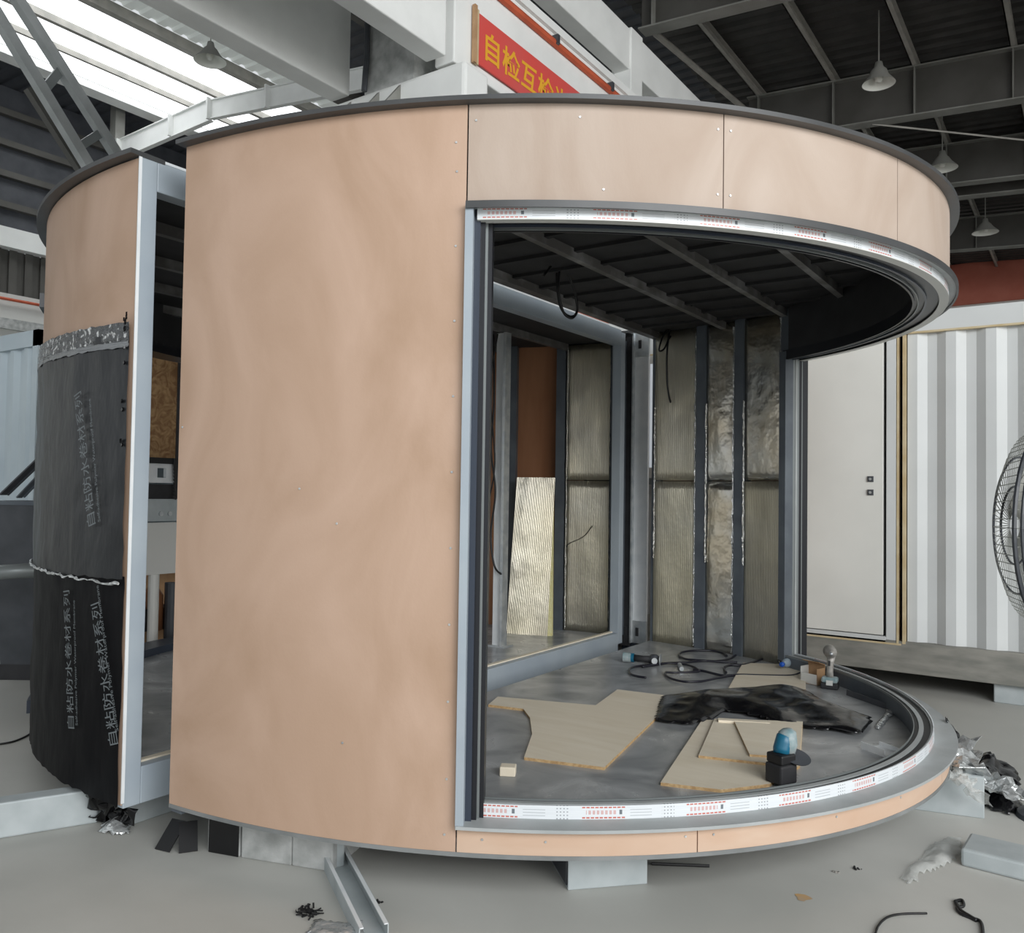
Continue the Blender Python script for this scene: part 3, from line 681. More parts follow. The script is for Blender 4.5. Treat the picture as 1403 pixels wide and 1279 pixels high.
mb.tube(pts, [.003+.006*random.random() for _ in pts], 5).build('frayed_edge', M['silverf'], p2)
mb = MB()
for i in range(16):
    c = P2.p(-92.0+random.random()*.5, .022, (2.2+random.random()*.09) if i < 9 else 1.6+random.random()*.6); mb.bar(c, c+Vector((.01, -.010*random.random(), .012*random.random())), .006, .012)
mb.build('frayed_edge', M['film'], p2)
# print on the membrane, wrapped round the curve
def arclen_tab():
    L = [0]; 
    for i in range(1, 400): L.append(L[-1]+(P2.p(-92.5+.1*i)-P2.p(-92.5+.1*(i-1))).length)
    return L
LT = arclen_tab()
def th_at(s):
    lo, hi = 0, len(LT)-1
    s = max(0, min(s, LT[-1]))
    while hi-lo > 1:
        mid = (lo+hi)//2
        if LT[mid] > s: hi = mid
        else: lo = mid
    return -92.5+.1*(lo+(s-LT[lo])/max(1e-6, LT[hi]-LT[lo]))
def wrap_text(txt, px, py, size, ang, d, squeeze=1.0, bold=0):
    # (px,py): foot of the line on the photo; the line climbs the wall
    th, z = P2.th_of(px, py, d, near=True)
    s0 = LT[min(len(LT)-1, max(0, int((th+92.5)*10)))]
    vs, fs = text_mesh(txt, size, bold); ca, sa = math.cos(ang), math.sin(ang); out = []
    for v in vs:
        a, b = v.x*squeeze, v.y
        u, w = a*ca-b*sa, a*sa+b*ca          # u to the viewer's right, w up
        out.append(P2.p(th_at(s0-u), d, z+w))
    MB().add(out, fs).build('printed_text', M['print'], p2)
wrap_text('自粘防水卷材系列', 183, 1030, .079, math.radians(107), .020)
wrap_text('Self-adhesive Polymer Waterproof Membrane', 193, 1010, .034, math.radians(107), .020)
wrap_text('自粘防水卷材系列', 101, 1003, .080, math.radians(99), .020)
wrap_text('Self-adhesive Polymer Waterproof Membrane', 106, 995, .03, math.radians(97), .020)
wrap_text('自粘防水卷材系列', 130, 722, .080, math.radians(106), .036)
wrap_text('Self-adhesive Polymer Waterproof Membrane', 137, 715, .03, math.radians(102), .036)
# open side frame of pod 2
y0, y1 = -2.402, 2.24
W = .08; x0, x1 = XC-.085, XC
MB().box((x0, y0, .175), (x1, y0+W, ZT)).build('frame_post', M['steelb'], p2, bevel=.004)
MB().box((x0, y1-W, .24), (x1, y1, ZT-.02)).build('frame_post', M['steelb'], p2, bevel=.004)
MB().box((x0, y0+W, ZT-.135), (x1, y1-W, ZT)).build('frame_head', M['steelb'], p2, bevel=.004)
MB().box((x0, y0+W, .175), (x1, y1-W, .335)).build('frame_sill', M['steelb'], p2, bevel=.004)
MB().box((x0-.004, y0+W, .335), (x0+.03, y1-W, .343)).build('sill_board', M['birch'], p2)
MB().box((XC-.002, y0-.010, .2), (XC+.003, y0+.004, ZT)).build('bright_edge', M['galvlt'], p2)
MB().box((x0-.02, y0+.05, ZT), (x1, y1-.3, ZT+.012)).build('head_cap', M['galvlt'], p2)
hh = [(v.x, v.y) for v in plan_poly(P2, -.014, -.2)]
MB().prism(hh, .19, ZF).build('floor_deck', M['deck'], p2); MB().box((-.2, -2.3, .19), (x0, 2.2, ZF)).build('floor_deck', M['deck'], p2)
MB().prism(hh, 2.93, 2.95).build('ceiling_sheet', M['ceil'], p2)
for X in (-.7, -1.3, -1.9, -2.5):
    h = chord(P2, X); MB().box((X-.022, -h, 2.87), (X+.022, h, 2.93)).build('joist', M['joist'], p2)
t2 = lambda x: P2.th_of(x, 660, -.09)[0]
for a, c in ((832, 818), (776, 763), (707, 691)):
    pass
S2 = [(t2(774), t2(762)), (t2(707), t2(691))]
for a, c in S2: arc_obj(P2, 'stud', M['stud'], p2, a, c, -.12, -.012, ZF, 2.93, seg=2)
te = t2(838)
arc_obj(P2, 'stud', M['stud'], p2, te, te+2.2, -.12, -.012, ZF, 2.93, seg=2)
foil_panel(P2, p2, t2(775), te, ZF, ZJ, 'foilr'); foil_panel(P2, p2, t2(775), te, ZJ+.01, 2.92, 'foilr')
foil_edge(P2, p2, t2(777), .3, 2.9, w=.5); foil_edge(P2, p2, te-.2, .3, 2.9, w=.5)
arc_obj(P2, 'inner_board', M['ply_in'], p2, t2(705), t2(764), -.03, -.014, ZF, 2.93, smooth=True)
arc_obj(P2, 'inner_board', M['ply_in'], p2, t2(672), t2(692), -.03, -.014, ZF, 2.93, smooth=True)
for t in (-84, -72, -62): arc_obj(P2, 'stud', M['stud'], p2, t-.7, t+.7, -.12, -.012, ZF, 2.93, seg=2)
for a, c in ((-83, -73), (-71, -63)): foil_panel(P2, p2, a, c, ZF, 2.9, 'foilr')
arc_obj(P2, 'window_header', M['ceil'], p2, -58, 58, -.19, -.16, 2.62, 2.93, smooth=True, seg=50)
cable(p2, [PX(x, y, -.55) for x, y in [(815, 478), (813, 500), (812, 530), (814, 548), (816, 556)]])
cable(p2, pc([(832, 712), (815, 718), (800, 735), (780, 745), (776, 750)], -.42), .004)
# leaning insulation batt
bt = thing('insulation_batt', (-1.0, 2.0, ZF), 'foil-faced insulation batt with yellow wool edge leaning on a brown board', 'insulation')
q = [PZ(693, 868, ZF), PZ(750, 872, ZF)]
A, B_ = Vector((*q[0].xy, ZF)), Vector((*q[1].xy, ZF))
dirv = (B_-A).normalized(); bk = Vector((-dirv.y, dirv.x, 0)); 
if bk.y < 0: bk = -bk
H = 1.40
mbf = MB(); n, k = 8, 16; uv = []
for j in range(k+1):
    for i in range(n+1):
        u, v = i/n, j/k; w_ = (B_-A).length
        p = A+dirv*(w_*u*(1-.06*v)+.03*v)+bk*(.16*v)+Vector((0,0,H*v))+bk*-.012*math.sin(math.pi*u)
        p += bk*mnoise.noise(Vector((u*4, v*8, 3)))*.012
        mbf.v.append(p); uv.append((u*.55, v*1.4))
for j in range(k):
    for i in range(n):
        a = j*(n+1)+i; mbf.f.append((a, a+1, a+n+2, a+n+1))
mbf.uv = uv; mbf.build('foil_facing', M['foilr'], bt, smooth=True)
wv = MB(); w_ = (B_-A).length
A2 = A+bk*.006; c0, c1 = A2+dirv*.01, A2+dirv*(w_+.035)
up = Vector((0,0,1))
wv.add([c0, c1, c1+bk*.05, c0+bk*.05, c0+bk*.16+up*H*.97+dirv*.03, c0+bk*.16+up*H*.97+dirv*(w_*.93), c0+bk*.21+up*H*.97+dirv*(w_*.93), c0+bk*.21+up*H*.97+dirv*.03],
       [(0,3,2,1),(4,5,6,7),(0,1,5,4),(1,2,6,5),(2,3,7,6),(3,0,4,7)])
wv.build('wool_core', M['wool'], bt)
# free standing galvanised post with cables
gp = thing('galvanised_post', PZ(686, 886, ZF), 'slim galvanised post with black cables inside the far pod', 'post')
c = PZ(683, 886, ZF)
MB().box((c.x-.05, c.y-.02, ZF), (c.x+.05, c.y+.03, 2.86)).build('channel', M['galvlt'], gp)
MB().box((c.x+.035, c.y-.045, ZF), (c.x+.06, c.y+.03, 2.86)).build('lip', M['galv'], gp)
MB().box((c.x-.09, c.y-.05, ZF), (c.x+.09, c.y+.08, ZF+.012)).build('base_plate', M['galv'], gp)
cable(gp, [(c.x-.07, c.y-.04, 2.85), (c.x-.04, c.y-.06, 2.3), (c.x-.07, c.y-.05, 1.9), (c.x-.02, c.y-.05, 1.55), (c.x-.06, c.y-.05, 1.2), (c.x-.02, c.y-.05, .95), (c.x+.05, c.y-.05, .88)], .008)
cable(gp, [(c.x-.02, c.y-.05, 2.85), (c.x-.08, c.y-.06, 2.4), (c.x-.03, c.y-.05, 1.8), (c.x-.08, c.y-.05, 1.5)], .006)
# galvanised joining post between the pods at the far side
jp = thing('joining_channel', (.05, 2.45, .2), 'bright galvanised channel with slotted end brackets in the gap between the pods', 'channel')
X0 = PY(868, 660, 2.42).x; X1 = PY(887, 660, 2.42).x
MB().box((X0, 2.42, .22), (X1, 2.45, 3.0)).build('channel', M['galvlt'], jp)
MB().box((X0-.008, 2.38, .22), (X0+.006, 2.45, 3.0)).build('channel_lip', M['galv'], jp)
for z0_, z1_ in ((2.78, 3.0), (.22, .42)):
    br2 = MB().box((X0-.10, 2.40, z0_), (X1+.01, 2.425, z1_)).build('end_bracket', M['galv'], jp, bevel=.004)
    for xx in (X0-.055, X0+.06):
        MB().box((xx-.014, 2.392, (z0_+z1_)/2-.035), (xx+.014, 2.401, (z0_+z1_)/2+.04)).build('slot', M['blackm'], br2, bevel=.003)
bpst = MB().box((X0-.12, 2.47, .0), (X0-.03, 2.56, 2.62)).build('gap_shade_strip', M['navy']); tag(bpst, 'narrow dark strip standing in for shade in the gap between the pods', 'post')  # dark upright added for the shaded far end of the left pod
# ================================================================ beyond the open window of pod 2
XO = -3.6
ow = thing('partition_wall', (XO, .1, 0), 'strand-board partition with a tall white window, seen through the left frame', 'partition')
ya, yb = PX(190, 628, XO).y, PX(240, 628, XO).y
MB().box((XO-.05, ya-.5, 1.80), (XO, yb, 3.2)).build('strand_board', M['osb'], ow)
MB().box((XO-.06, yb, 1.78), (XO+.03, yb+.05, 2.92)).build('window_frame', M['steeld'], ow)
MB().box((XO-.06, yb+.05, 2.86), (XO+.03, yb+.9, 2.95)).build('window_frame', M['steeld'], ow)
MB().box((XO-.03, yb+.05, 1.80), (XO-.01, yb+.9, 2.86)).build('window_pane', M['glassw'], ow)
MB().box((XO-.05, yb, 2.95), (XO, yb+.9, 3.3)).build('strand_board', M['osb'], ow)
MB().box((XO-.06, ya-.5, 0), (XO-.01, ya-.4, 1.8)).build('leg', M['steeld'], ow); MB().box((XO-.06, yb+.8, 0), (XO-.01, yb+.9, 1.8)).build('leg', M['steeld'], ow)
XW = -3.3
wk = thing('workbench', (XW, 0, 0), 'steel workbench with slotted rail and white apron, seen through the left frame', 'workbench')
Yp = lambda px: PX(px, 640, XW).y
ZP = lambda py: PX(228, py, XW).z
ya, yb = Yp(180), Yp(300)
MB().box((XW-.5, ya, ZP(636)), (XW+.05, yb, ZP(628))).build('bench_top', M['rubber'], wk)
MB().box((XW-.02, ya, ZP(662)), (XW+.02, yb, ZP(655))).box((XW-.02, ya, ZP(642)), (XW+.02, yb, ZP(636))).build('slotted_rail', M['galvlt'], wk)
for a, c in ((180, 214), (226, 238), (244, 262)):
    MB().box((XW-.02, Yp(a), ZP(655)), (XW+.02, Yp(c), ZP(642))).build('rail_web', M['galvlt'], wk)
MB().box((XW-.1, ya, ZP(684)), (XW, yb, ZP(664))).build('recess', M['blackm'], wk)
pl_ = MB().box((XW-.02, Yp(200), ZP(714)), (XW+.03, Yp(250), ZP(684))).build('bolted_plate', M['galvb'], wk)
for x in (219, 231):
    MB().lathe([(0, .014), (.02, .014), (.02, 0)], (XW+.03, Yp(x), ZP(704)), (1, 0, 0), 10).build('bolt', M['galv'], pl_)
MB().box((XW-.02, ya, ZP(786)), (XW+.02, yb, ZP(716))).build('apron', M['white'], wk)
MB().tube([(XW, Yp(215), ZP(880)), (XW, Yp(215), ZP(786))], .045, 14).build('white_pipe', M['white'], wk)
MB().box((XW-.6, ya, .02), (XW-.55, yb, ZP(786))).build('back_board', M['card'], wk)
MB().box((XW-.3, ya, .3), (XW-.1, yb, ZP(835))).build('lower_box', M['blackm'], wk)
MB().tube([(XW-.05, Yp(243), 0.0), (XW-.05, Yp(243), ZP(800))], .05, 12).build('leg', M['steeld'], wk)
MB().tube([(XW-.05, Yp(195), 0.0), (XW-.05, Yp(195), ZP(800))], .05, 12).build('leg', M['steeld'], wk)
MB().lathe([(0, 0), (.09, 0), (.09, .30), (.05, .36), (.03, .40), (0, .40)], (XW-.15, Yp(228), .30), (0, 0, 1), 16).build('brown_cylinder', M['copper'], wk, smooth=True)
rg = MB(); 
for i in range(12):
    z = ZP(628)-.03*i; rg.add([(XW+.055, Yp(236)-.03+.004*random.random()-.0*i, z), (XW+.06, Yp(236)+.03-.002*i, z), (XW+.06, Yp(236)+.03-.002*(i+1), z-.03), (XW+.055, Yp(236)-.03+.003*i, z-.03)], [(0,1,2,3)])
o = rg.build('black_rag', M['rubber']); tag(o, 'black rag hanging over the edge of the workbench in the left frame', 'rag')
o.modifiers.new('s', 'SOLIDIFY').thickness = .006
# ================================================================ THINGS ON THE DECK OF POD 1
def deckpt(px, py, z, inner=-.27):
    p = PZ(px, py, z)
    for _ in range(60):
        if (p.x/(P1.b+inner))**2+(p.y/(P1.a+inner))**2 <= 1: break
        p = p+(Vector((CAM.x, CAM.y, z))-p)*.01
    return p
def poly_sheet(name, pts, z, th, label, m='birch', cat='offcut', group=None):
    P = [PZ(x, y, z) for x, y in pts]; c = sum(P, Vector())/len(P)
    mb = MB().prism([(p.x, p.y) for p in P], z, z+th)
    me_o = mb.build(name, [M[m], M['birch_edge']], origin=(c.x, c.y, z))
    for p in me_o.data.polygons: p.material_index = 0 if abs(p.normal.z) > .5 else 1
    tag(me_o, label, cat, group); return me_o
Z1 = ZF
poly_sheet('plywood_offcut', [(669,969),(682,958),(816,970),(846,948),(911,956),(899,987),(828,1056),(718,1042),(729,1010),(726,987),(717,975)], Z1, .014, 'large plywood offcut with a curved notch, lying left of the black plastic')
poly_sheet('plywood_offcut', [(905,1077),(989,1087),(1054,1079),(1096,1053),(1100,994),(962,990)], Z1, .014, 'lowest plywood sheet under the black and blue power tool')
poly_sheet('plywood_offcut', [(957,1039),(979,988),(1100,992),(1097,1046),(1055,1050)], Z1+.015, .012, 'middle plywood offcut with a dark slit, on the lowest sheet')
poly_sheet('plywood_offcut', [(1027,1037),(1005,989),(1099,993),(1095,1041)], Z1+.028, .010, 'topmost small plywood offcut beside the blue power tool')
poly_sheet('plywood_offcut', [(1018,911),(1104,914),(1104,948),(998,946)], Z1, .014, 'plywood offcut under the crumpled water bottle')
a, c = PZ(984, 988, Z1+.03), PZ(1054, 992, Z1+.03)
o = MB().bar(a, c, .045, .02).build('wood_strip', M['birch']); tag(o, 'short pale wood strip at the edge of the black plastic', 'wood strip')
c = PZ(696, 1062, Z1)
o = MB().box((-.035, -.03, 0), (.035, .03, .042)).build('wood_block', M['birch'], origin=(0,0,0), bevel=.004); o.location = (c.x, c.y, Z1); o.rotation_euler.z = .5
tag(o, 'small pale wood block alone on the dark deck near the sill', 'block')
# crumpled films
def crumple(name, pts, z, hmax, res, m, label, cat, seed=0, frq=6, edge=.12, wob=.03, ridge=None, th=.002):
    P = [PZ(x, y, z) for x, y in pts]; poly = [(p.x, p.y) for p in P]
    def inside(x, y):
        r = False; n = len(poly)
        for i in range(n):
            (xa, ya), (xb, yb) = poly[i], poly[(i+1) % n]
            if (ya > y) != (yb > y) and x < (xb-xa)*(y-ya)/(yb-ya)+xa: r = not r
        return r
    def dist(x, y):
        m_ = 9; n = len(poly)
        for i in range(n):
            a = Vector(poly[i]); b = Vector(poly[(i+1) % n]); ab = b-a; t = max(0, min(1, (Vector((x, y))-a).dot(ab)/max(1e-9, ab.length_squared)))
            m_ = min(m_, (Vector((x, y))-a-ab*t).length)
        return m_
    xs = [p[0] for p in poly]; ys = [p[1] for p in poly]; x0_, x1_, y0_, y1_ = min(xs), max(xs), min(ys), max(ys)
    nx, ny = int((x1_-x0_)/res)+1, int((y1_-y0_)/res)+1; idx = {}; mb = MB()
    def vert(i, j):
        if (i, j) in idx: return idx[(i, j)]
        x, y = x0_+i*res, y0_+j*res; e = min(1, dist(x, y)/edge) if inside(x, y) else 0
        f = mnoise.noise(Vector((x*frq, y*frq, seed))); g = abs(mnoise.noise(Vector((x*frq*2.3, y*frq*2.3, seed+5)))); h2 = abs(mnoise.noise(Vector((x*frq*5, y*frq*5, seed+9))))
        h = hmax*e**.6*(.5+.55*f-.22*g)+hmax*.04*h2+.004*g
        mb.v.append(Vector((x+wob*f*.5, y+wob*g*.5, z+max(.003, h+.004)))); idx[(i, j)] = len(mb.v)-1; return idx[(i, j)]
    for i in range(nx):
        for j in range(ny):
            if inside(x0_+(i+.5)*res, y0_+(j+.5)*res): mb.f.append((vert(i, j), vert(i+1, j), vert(i+1, j+1), vert(i, j+1)))
    o = mb.build(name, M[m], smooth=True); tag(o, label, cat)
    if th: o.modifiers.new('s', 'SOLIDIFY').thickness = th
    return o
crumple('plastic_sheet', [(899,988),(903,966),(910,955),(960,949),(1010,945),(1068,945),(1105,950),(1130,962),(1160,975),(1196,985),(1192,996),(1176,1007),(1140,1002),(1100,998),(1060,992),(1040,984),(1000,975),(975,986),(945,995)], Z1+.012, .085, .020, 'film', 'crumpled black plastic sheet lying across the deck', 'plastic sheet', 3, 3.2, .12)
# metal offcuts on the right of the deck
def angle(name, a, b, w, h, m, label, flip=1):
    a, b = Vector(a), Vector(b); d = (b-a).normalized(); s = Vector((-d.y, d.x, 0))*flip
    mb = MB().bar(a+s*w/2+Vector((0,0,.003)), b+s*w/2+Vector((0,0,.003)), w, .005).bar(a+Vector((0,0,h/2)), b+Vector((0,0,h/2)), .005, h)
    mb.bar(a+s*w+Vector((0,0,h*.35)), b+s*w+Vector((0,0,h*.35)), .005, h*.7)
    o = mb.build(name, M[m]); tag(o, label, 'metal offcut'); return o
angle('channel_offcut', PZ(1160, 953, Z1), PZ(1220, 974, Z1), .10, .035, 'steeld', 'dark grey channel offcut near the right curve of the track', 1)
angle('channel_offcut', PZ(1180, 1026, Z1), PZ(1212, 1038, Z1), .12, .035, 'galvlt', 'short bright channel offcut near the sill on the right', 1)
crumple('film_scrap', [(1196,998),(1208,984),(1222,968),(1236,966),(1226,980),(1212,992),(1204,1000)], Z1, .03, .012, 'silverf', 'torn silvery film scrap at the right end of the black plastic', 'film scrap', 8, 14, .03)
# cordless impact driver standing upright
def drill(base, s, yaw, label, head_m, grip_m, bat_m):
    t = thing('cordless_drill', base, label, 'power tool')
    R = Matrix.Rotation(yaw, 3, 'Z'); W_ = lambda x, y, z: Vector(base)+R@Vector((x*s, y*s, z*s))
    def bx(nm, m, a, b, bev=.006):
        mb = MB().box((a[0]*s, a[1]*s, a[2]*s), (b[0]*s, b[1]*s, b[2]*s)); mb.v = [Vector(base)+R@v for v in mb.v]
        return mb.build(nm, m, t, bevel=bev*s)
    bt_ = bx('battery', M['blackm'], (-.06, -.04, 0), (.06, .04, .045), .01)
    bx('battery_cap', bat_m, (-.055, -.038, .045), (.055, .038, .085), .012)
    sk = bx('sticker', M['white'], (-.02, -.0405, .03), (.025, -.038, .065), 0)
    MB().tube([W_(0, 0, .08), W_(0, 0, .13), W_(.003, .0, .19), W_(.008, 0, .235)], [.026*s, .022*s, .024*s, .03*s], 14).build('grip', grip_m, t, smooth=True)
    MB().lathe([(0, -.075), (.03, -.075), (.038, -.05), (.040, 0), (.038, .05), (.030, .07), (.018, .085), (.016, .10), (0, .10)], W_(.0, 0, .265), R@Vector((.25, -1, .05)), 20).build('motor_head', head_m, t, smooth=True)
    MB().lathe([(.041*1, -.03), (.0425, -.02), (.0425, .0), (.041, .01)], W_(0, 0, .265), R@Vector((.25, -1, .05)), 20).build('rubber_ring', M['dust'], t, smooth=True)
    MB().lathe([(0, 0), (.011, 0), (.011, .03), (0, .03)], W_(.02, -.1, .268), R@Vector((.25, -1, .05)), 12).build('chuck', M['galv'], t, smooth=True)
    MB().bar(W_(-.0, -.024, .20), W_(.0, -.036, .17), .012, .02).build('trigger', M['blackm'], t)
    return t
drill(deckpt(1137, 931, Z1), .92, .1, 'dusty cordless drill standing upright on its battery beside the small box', M['dust'], M['dust'], M['tealp'])
# blue and black cordless tool in front
b0 = PZ(1070, 1072, Z1+.015)
gt = thing('cordless_grinder', b0, 'blue and black cordless grinder standing on its battery on the plywood', 'power tool')
R = Matrix.Rotation(-.45, 3, 'Z')
def gb(nm, m, a, b_, bev=.008):
    mb = MB().box(a, b_); mb.v = [b0+R@v for v in mb.v]; return mb.build(nm, m, gt, bevel=bev)
gb('battery', M['blackm'], (-.048, -.05, 0), (.048, .05, .085), .01)
gb('battery_shoe', M['rubber'], (-.045, -.045, .085), (.045, .045, .128), .008)
MB().tube([b0+Vector((0,0,.12)), b0+Vector((.0,.01,.14)), b0+Vector((.006,.02,.17)), b0+Vector((.008,.022,.20)), b0+Vector((.008,.022,.212))], [.034, .038, .038, .033, .018], 18).build('motor_body', M['teal'], gt, smooth=True)
MB().tube([b0+Vector((.016,.03,.12)), b0+Vector((.018,.035,.16)), b0+Vector((.016,.035,.212)), b0+Vector((.014,.035,.226))], [.034, .042, .038, .02], 18).build('end_cover', M['tealp'], gt, smooth=True)
MB().lathe([(0, 0), (.062, 0), (.064, .004), (0, .006)], b0+Vector((.05,.05,.105)), (.3,-.2,1), 24).build('guard_disc', M['steeld'], gt)
# small open box
b1 = deckpt(1113, 924, Z1, -.27)
bxo = thing('cardboard_box', b1, 'small open brown and white cardboard box beside the dusty drill', 'box')
R = Matrix.Rotation(-.35, 3, 'Z')
def bb(nm, m, a, b_):
    mb = MB().box(a, b_); mb.v = [b1+R@v for v in mb.v]; return mb.build(nm, m, bxo)
bb('side', M['white'], (-.065, -.04, 0), (.065, -.036, .07)); bb('side', M['white'], (-.065, -.04, 0), (-.061, .05, .11)); bb('side', M['card'], (.061, -.04, 0), (.065, .05, .11))
bb('side', M['card'], (-.065, .046, 0), (.065, .05, .13)); bb('bottom', M['card'], (-.065, -.04, 0), (.065, .05, .004))
mb = MB().add([(-.065,.046,.13),(.065,.046,.13),(.065,-.02,.15),(-.065,-.02,.15),(-.065,.046,.134),(.065,.046,.134),(.065,-.02,.154),(-.065,-.02,.154)], [(0,1,2,3),(7,6,5,4),(0,4,5,1),(1,5,6,2),(2,6,7,3),(3,7,4,0)])
mb.v = [b1+R@v for v in mb.v]; mb.build('lid_flap', M['card'], bxo)
# crumpled bottle
b2 = PZ(1071, 918, Z1+.016); b3 = PZ(1094, 909, Z1+.016)
bo = thing('water_bottle', b2, 'crumpled clear water bottle with a blue cap lying on the plywood', 'bottle')
ax = (b3-b2); ax.z = 0; ax.normalize(); c = b2+Vector((0,0,.036))
MB().lathe([(.013, .012), (.014, .03), (.026, .055), (.033, .08), (.030, .11), (.035, .13), (.029, .16), (.034, .19), (.033, .215), (.02, .222), (0, .22)], c, ax, 16).build('body', M['pet'], bo, smooth=True)
MB().lathe([(0, -.006), (.017, -.006), (.018, 0), (.018, .018), (.014, .02)], c, ax, 16).build('cap', M['bluec'], bo, smooth=True)
MB().lathe([(.0345, .125), (.0355, .13), (.0305, .16), (.0345, .165)], c, ax, 16).build('wrapper', M['bluec'], bo, smooth=True)
# hose coil
hs = thing('air_hose', PZ(960, 915, Z1), 'tangled thin black air hose in loops on the deck', 'hose')
def hz(l, z=.012): return [PZ(x, y, Z1+z) for x, y in l]
cable(hs, hz([(996,899),(990,895),(975,892),(950,892),(935,894),(930,898),(938,903),(955,905),(985,907),(1010,908)]), .009, 'hose_loop', 'hose')
cable(hs, hz([(1008,898),(1000,903),(985,906),(960,906),(940,908),(915,909),(900,911),(880,914)]), .009, 'hose_loop', 'hose')
cable(hs, hz([(1004,926),(985,929),(960,934),(935,934),(915,928),(912,922),(925,922),(950,921),(958,919),(940,911),(905,909),(890,911),(870,914),(862,918),(866,925),(885,929)]), .008, 'hose_loop', 'hose')
cable(hs, hz([(950,918),(965,920),(985,925),(1000,926),(1015,925),(1050,926),(1085,926),(1100,920),(1102,912),(1090,902),(1072,898),(1050,902),(1020,911),(1000,912),(992,916),(995,922)]), .009, 'hose_loop', 'hose')
fi = MB().tube(hz([(931, 911), (934, 917)], .02), .016, 10).build('fitting', M['galv'], hs)
# grinder lying near the gap
g0 = PZ(854, 908, Z1); g1 = PZ(904, 912, Z1)
ag = thing('angle_grinder', g0, 'teal and black angle grinder lying by the frame of the far pod', 'power tool')
up = Vector((0,0,.04)); dv = (g1-g0)
MB().tube([g0+up, g0+dv*.22+up], .036, 14).build('battery', M['tealp'], ag)
MB().tube([g0+dv*.20+up, g0+dv*.30+up], .034, 14).build('band', M['teal'], ag)
MB().tube([g0+dv*.30+up, g0+dv*.55+up*.95, g0+dv*.78+up*.9], [.026, .024, .028], 12).build('grip', M['blackm'], ag, smooth=True)
MB().lathe([(0, -.03), (.036, -.03), (.042, 0), (.034, .025), (0, .03)], g0+dv*.86+up*.95, dv.normalized()+Vector((0,-.6,0)), 16).build('gear_head', M['steeld'], ag, smooth=True)
MB().lathe([(0, 0), (.022, 0), (.022, .012), (0, .012)], g0+dv*.86+up*.95+Vector((.02,-.045,0)), Vector((.4,-1,.1)), 14).build('flange_nut', M['galv'], ag)
MB().lathe([(0, 0), (.045, 0), (.045, .008), (0, .008)], g0+dv*1.0+up, dv, 18).build('disc', M['galv'], ag)
# ================================================================ THINGS ON THE FACTORY FLOOR
# support blocks under the pods
a, c = PZ(778, 1221, 0), PZ(887, 1212, 0)
d = (c-a).normalized(); s = Vector((-d.y, d.x, 0)); 
if s.y < 0: s = -s
def chan_block(name, a, c, depth, h, m, label, lip=True, dark_end=False):
    a, c = Vector(a), Vector(c); d = (c-a).normalized(); s = Vector((-d.y, d.x, 0))
    if (a+s-CAM).length < (a-CAM).length: s = -s
    t = thing(name, a, label, 'block')
    def pr(nm, u0, u1, v0, v1, z0, z1, mm):
        mb = MB(); L = (c-a).length
        pts = [(a+d*(u*L)+s*v) for u, v in ((u0, v0), (u1, v0), (u1, v1), (u0, v1))]
        mb.prism([(p.x, p.y) for p in pts], z0, z1); return mb.build(nm, M[mm], t, bevel=.006)
    return t, pr
t, pr = chan_block('support_block', a, c, .25, .2, 'galvb', 'blue-grey steel block under the middle of the sill')
pr('front_web', 0, 1, 0, .008, 0, .2, 'galvb'); pr('top_flange', 0, 1, .008, .30, .19, .2, 'galvb'); pr('bottom_flange', 0, 1, .008, .30, 0, .01, 'galvb'); pr('end_web', -.01, .02, .02, .30, .01, .19, 'steeld')
a, c = PZ(330, 1176, 0), PZ(455, 1196, 0)
t, pr = chan_block('support_block', a, c, .3, .2, 'concg', 'rough pale concrete block under the left plywood wall')
pr('body', 0, .56, 0, .25, 0, .2, 'concg'); pr('body', .565, 1.0, .0, .25, 0, .2, 'concg')
a, c = PZ(284, 1167, 0), PZ(329, 1175, 0)
t, pr = chan_block('support_block', a, c, .3, .2, 'concg', 'dark stained block at the left end of the block row')
pr('body', 0, .98, 0, .22, 0, .195, 'concg'); pr('dark_membrane', .05, .96, -.006, 0, .0, .16, 'film')
a, c = PZ(455, 1192, 0), PZ(472, 1188, 0)
t, pr = chan_block('support_block', a, c, .3, .2, 'galvb', 'narrow grey channel block at the top of the long floor channel')
pr('web', .1, 1, .0, .012, 0, .2, 'galvb'); pr('flange', .1, 1, .012, .2, .188, .2, 'galvb'); pr('end_web', .9, 1, .012, .2, 0, .188, 'galvb')
# long U channel lying on the floor, running toward the viewer
A0, A1 = PZ(512, 1292, 0), PZ(466, 1200, 0)
A1 = A0+(A1-A0)*1.25
d = (A1-A0).normalized(); s = Vector((d.y, -d.x, 0))
if s.dot(RT_) < 0: s = -s
uc = thing('steel_channel', A0, 'long U-shaped steel channel lying on the floor, pointing under the pod', 'channel')
up = Vector((0,0,1))
MB().bar(A0+up*.003, A1+up*.003, .10, .005).build('web', M['galvb'], uc)
for k in (-1, 1):
    MB().bar(A0+s*k*.05+up*.028, A1+s*k*.05+up*.028, .004, .056).build('flange', M['galvb'], uc)
    MB().bar(A0+s*k*.043+up*.055, A1+s*k*.043+up*.055, .014, .004).build('lip', M['galvlt'], uc)
# rubber strips
rs = [((246, 1124), (222, 1166), .08), ((258, 1126), (258, 1168), .075)]
for i, (p, q, w) in enumerate(rs):
    a, c = PZ(*p, .10), PZ(*q, .004)
    o = MB().bar(a, c, w, .006).build('rubber_strip', M['rubber']); tag(o, ['left of two black rubber strips leaning under the pod corner', 'right of two black rubber strips leaning under the pod corner'][i], 'strip')
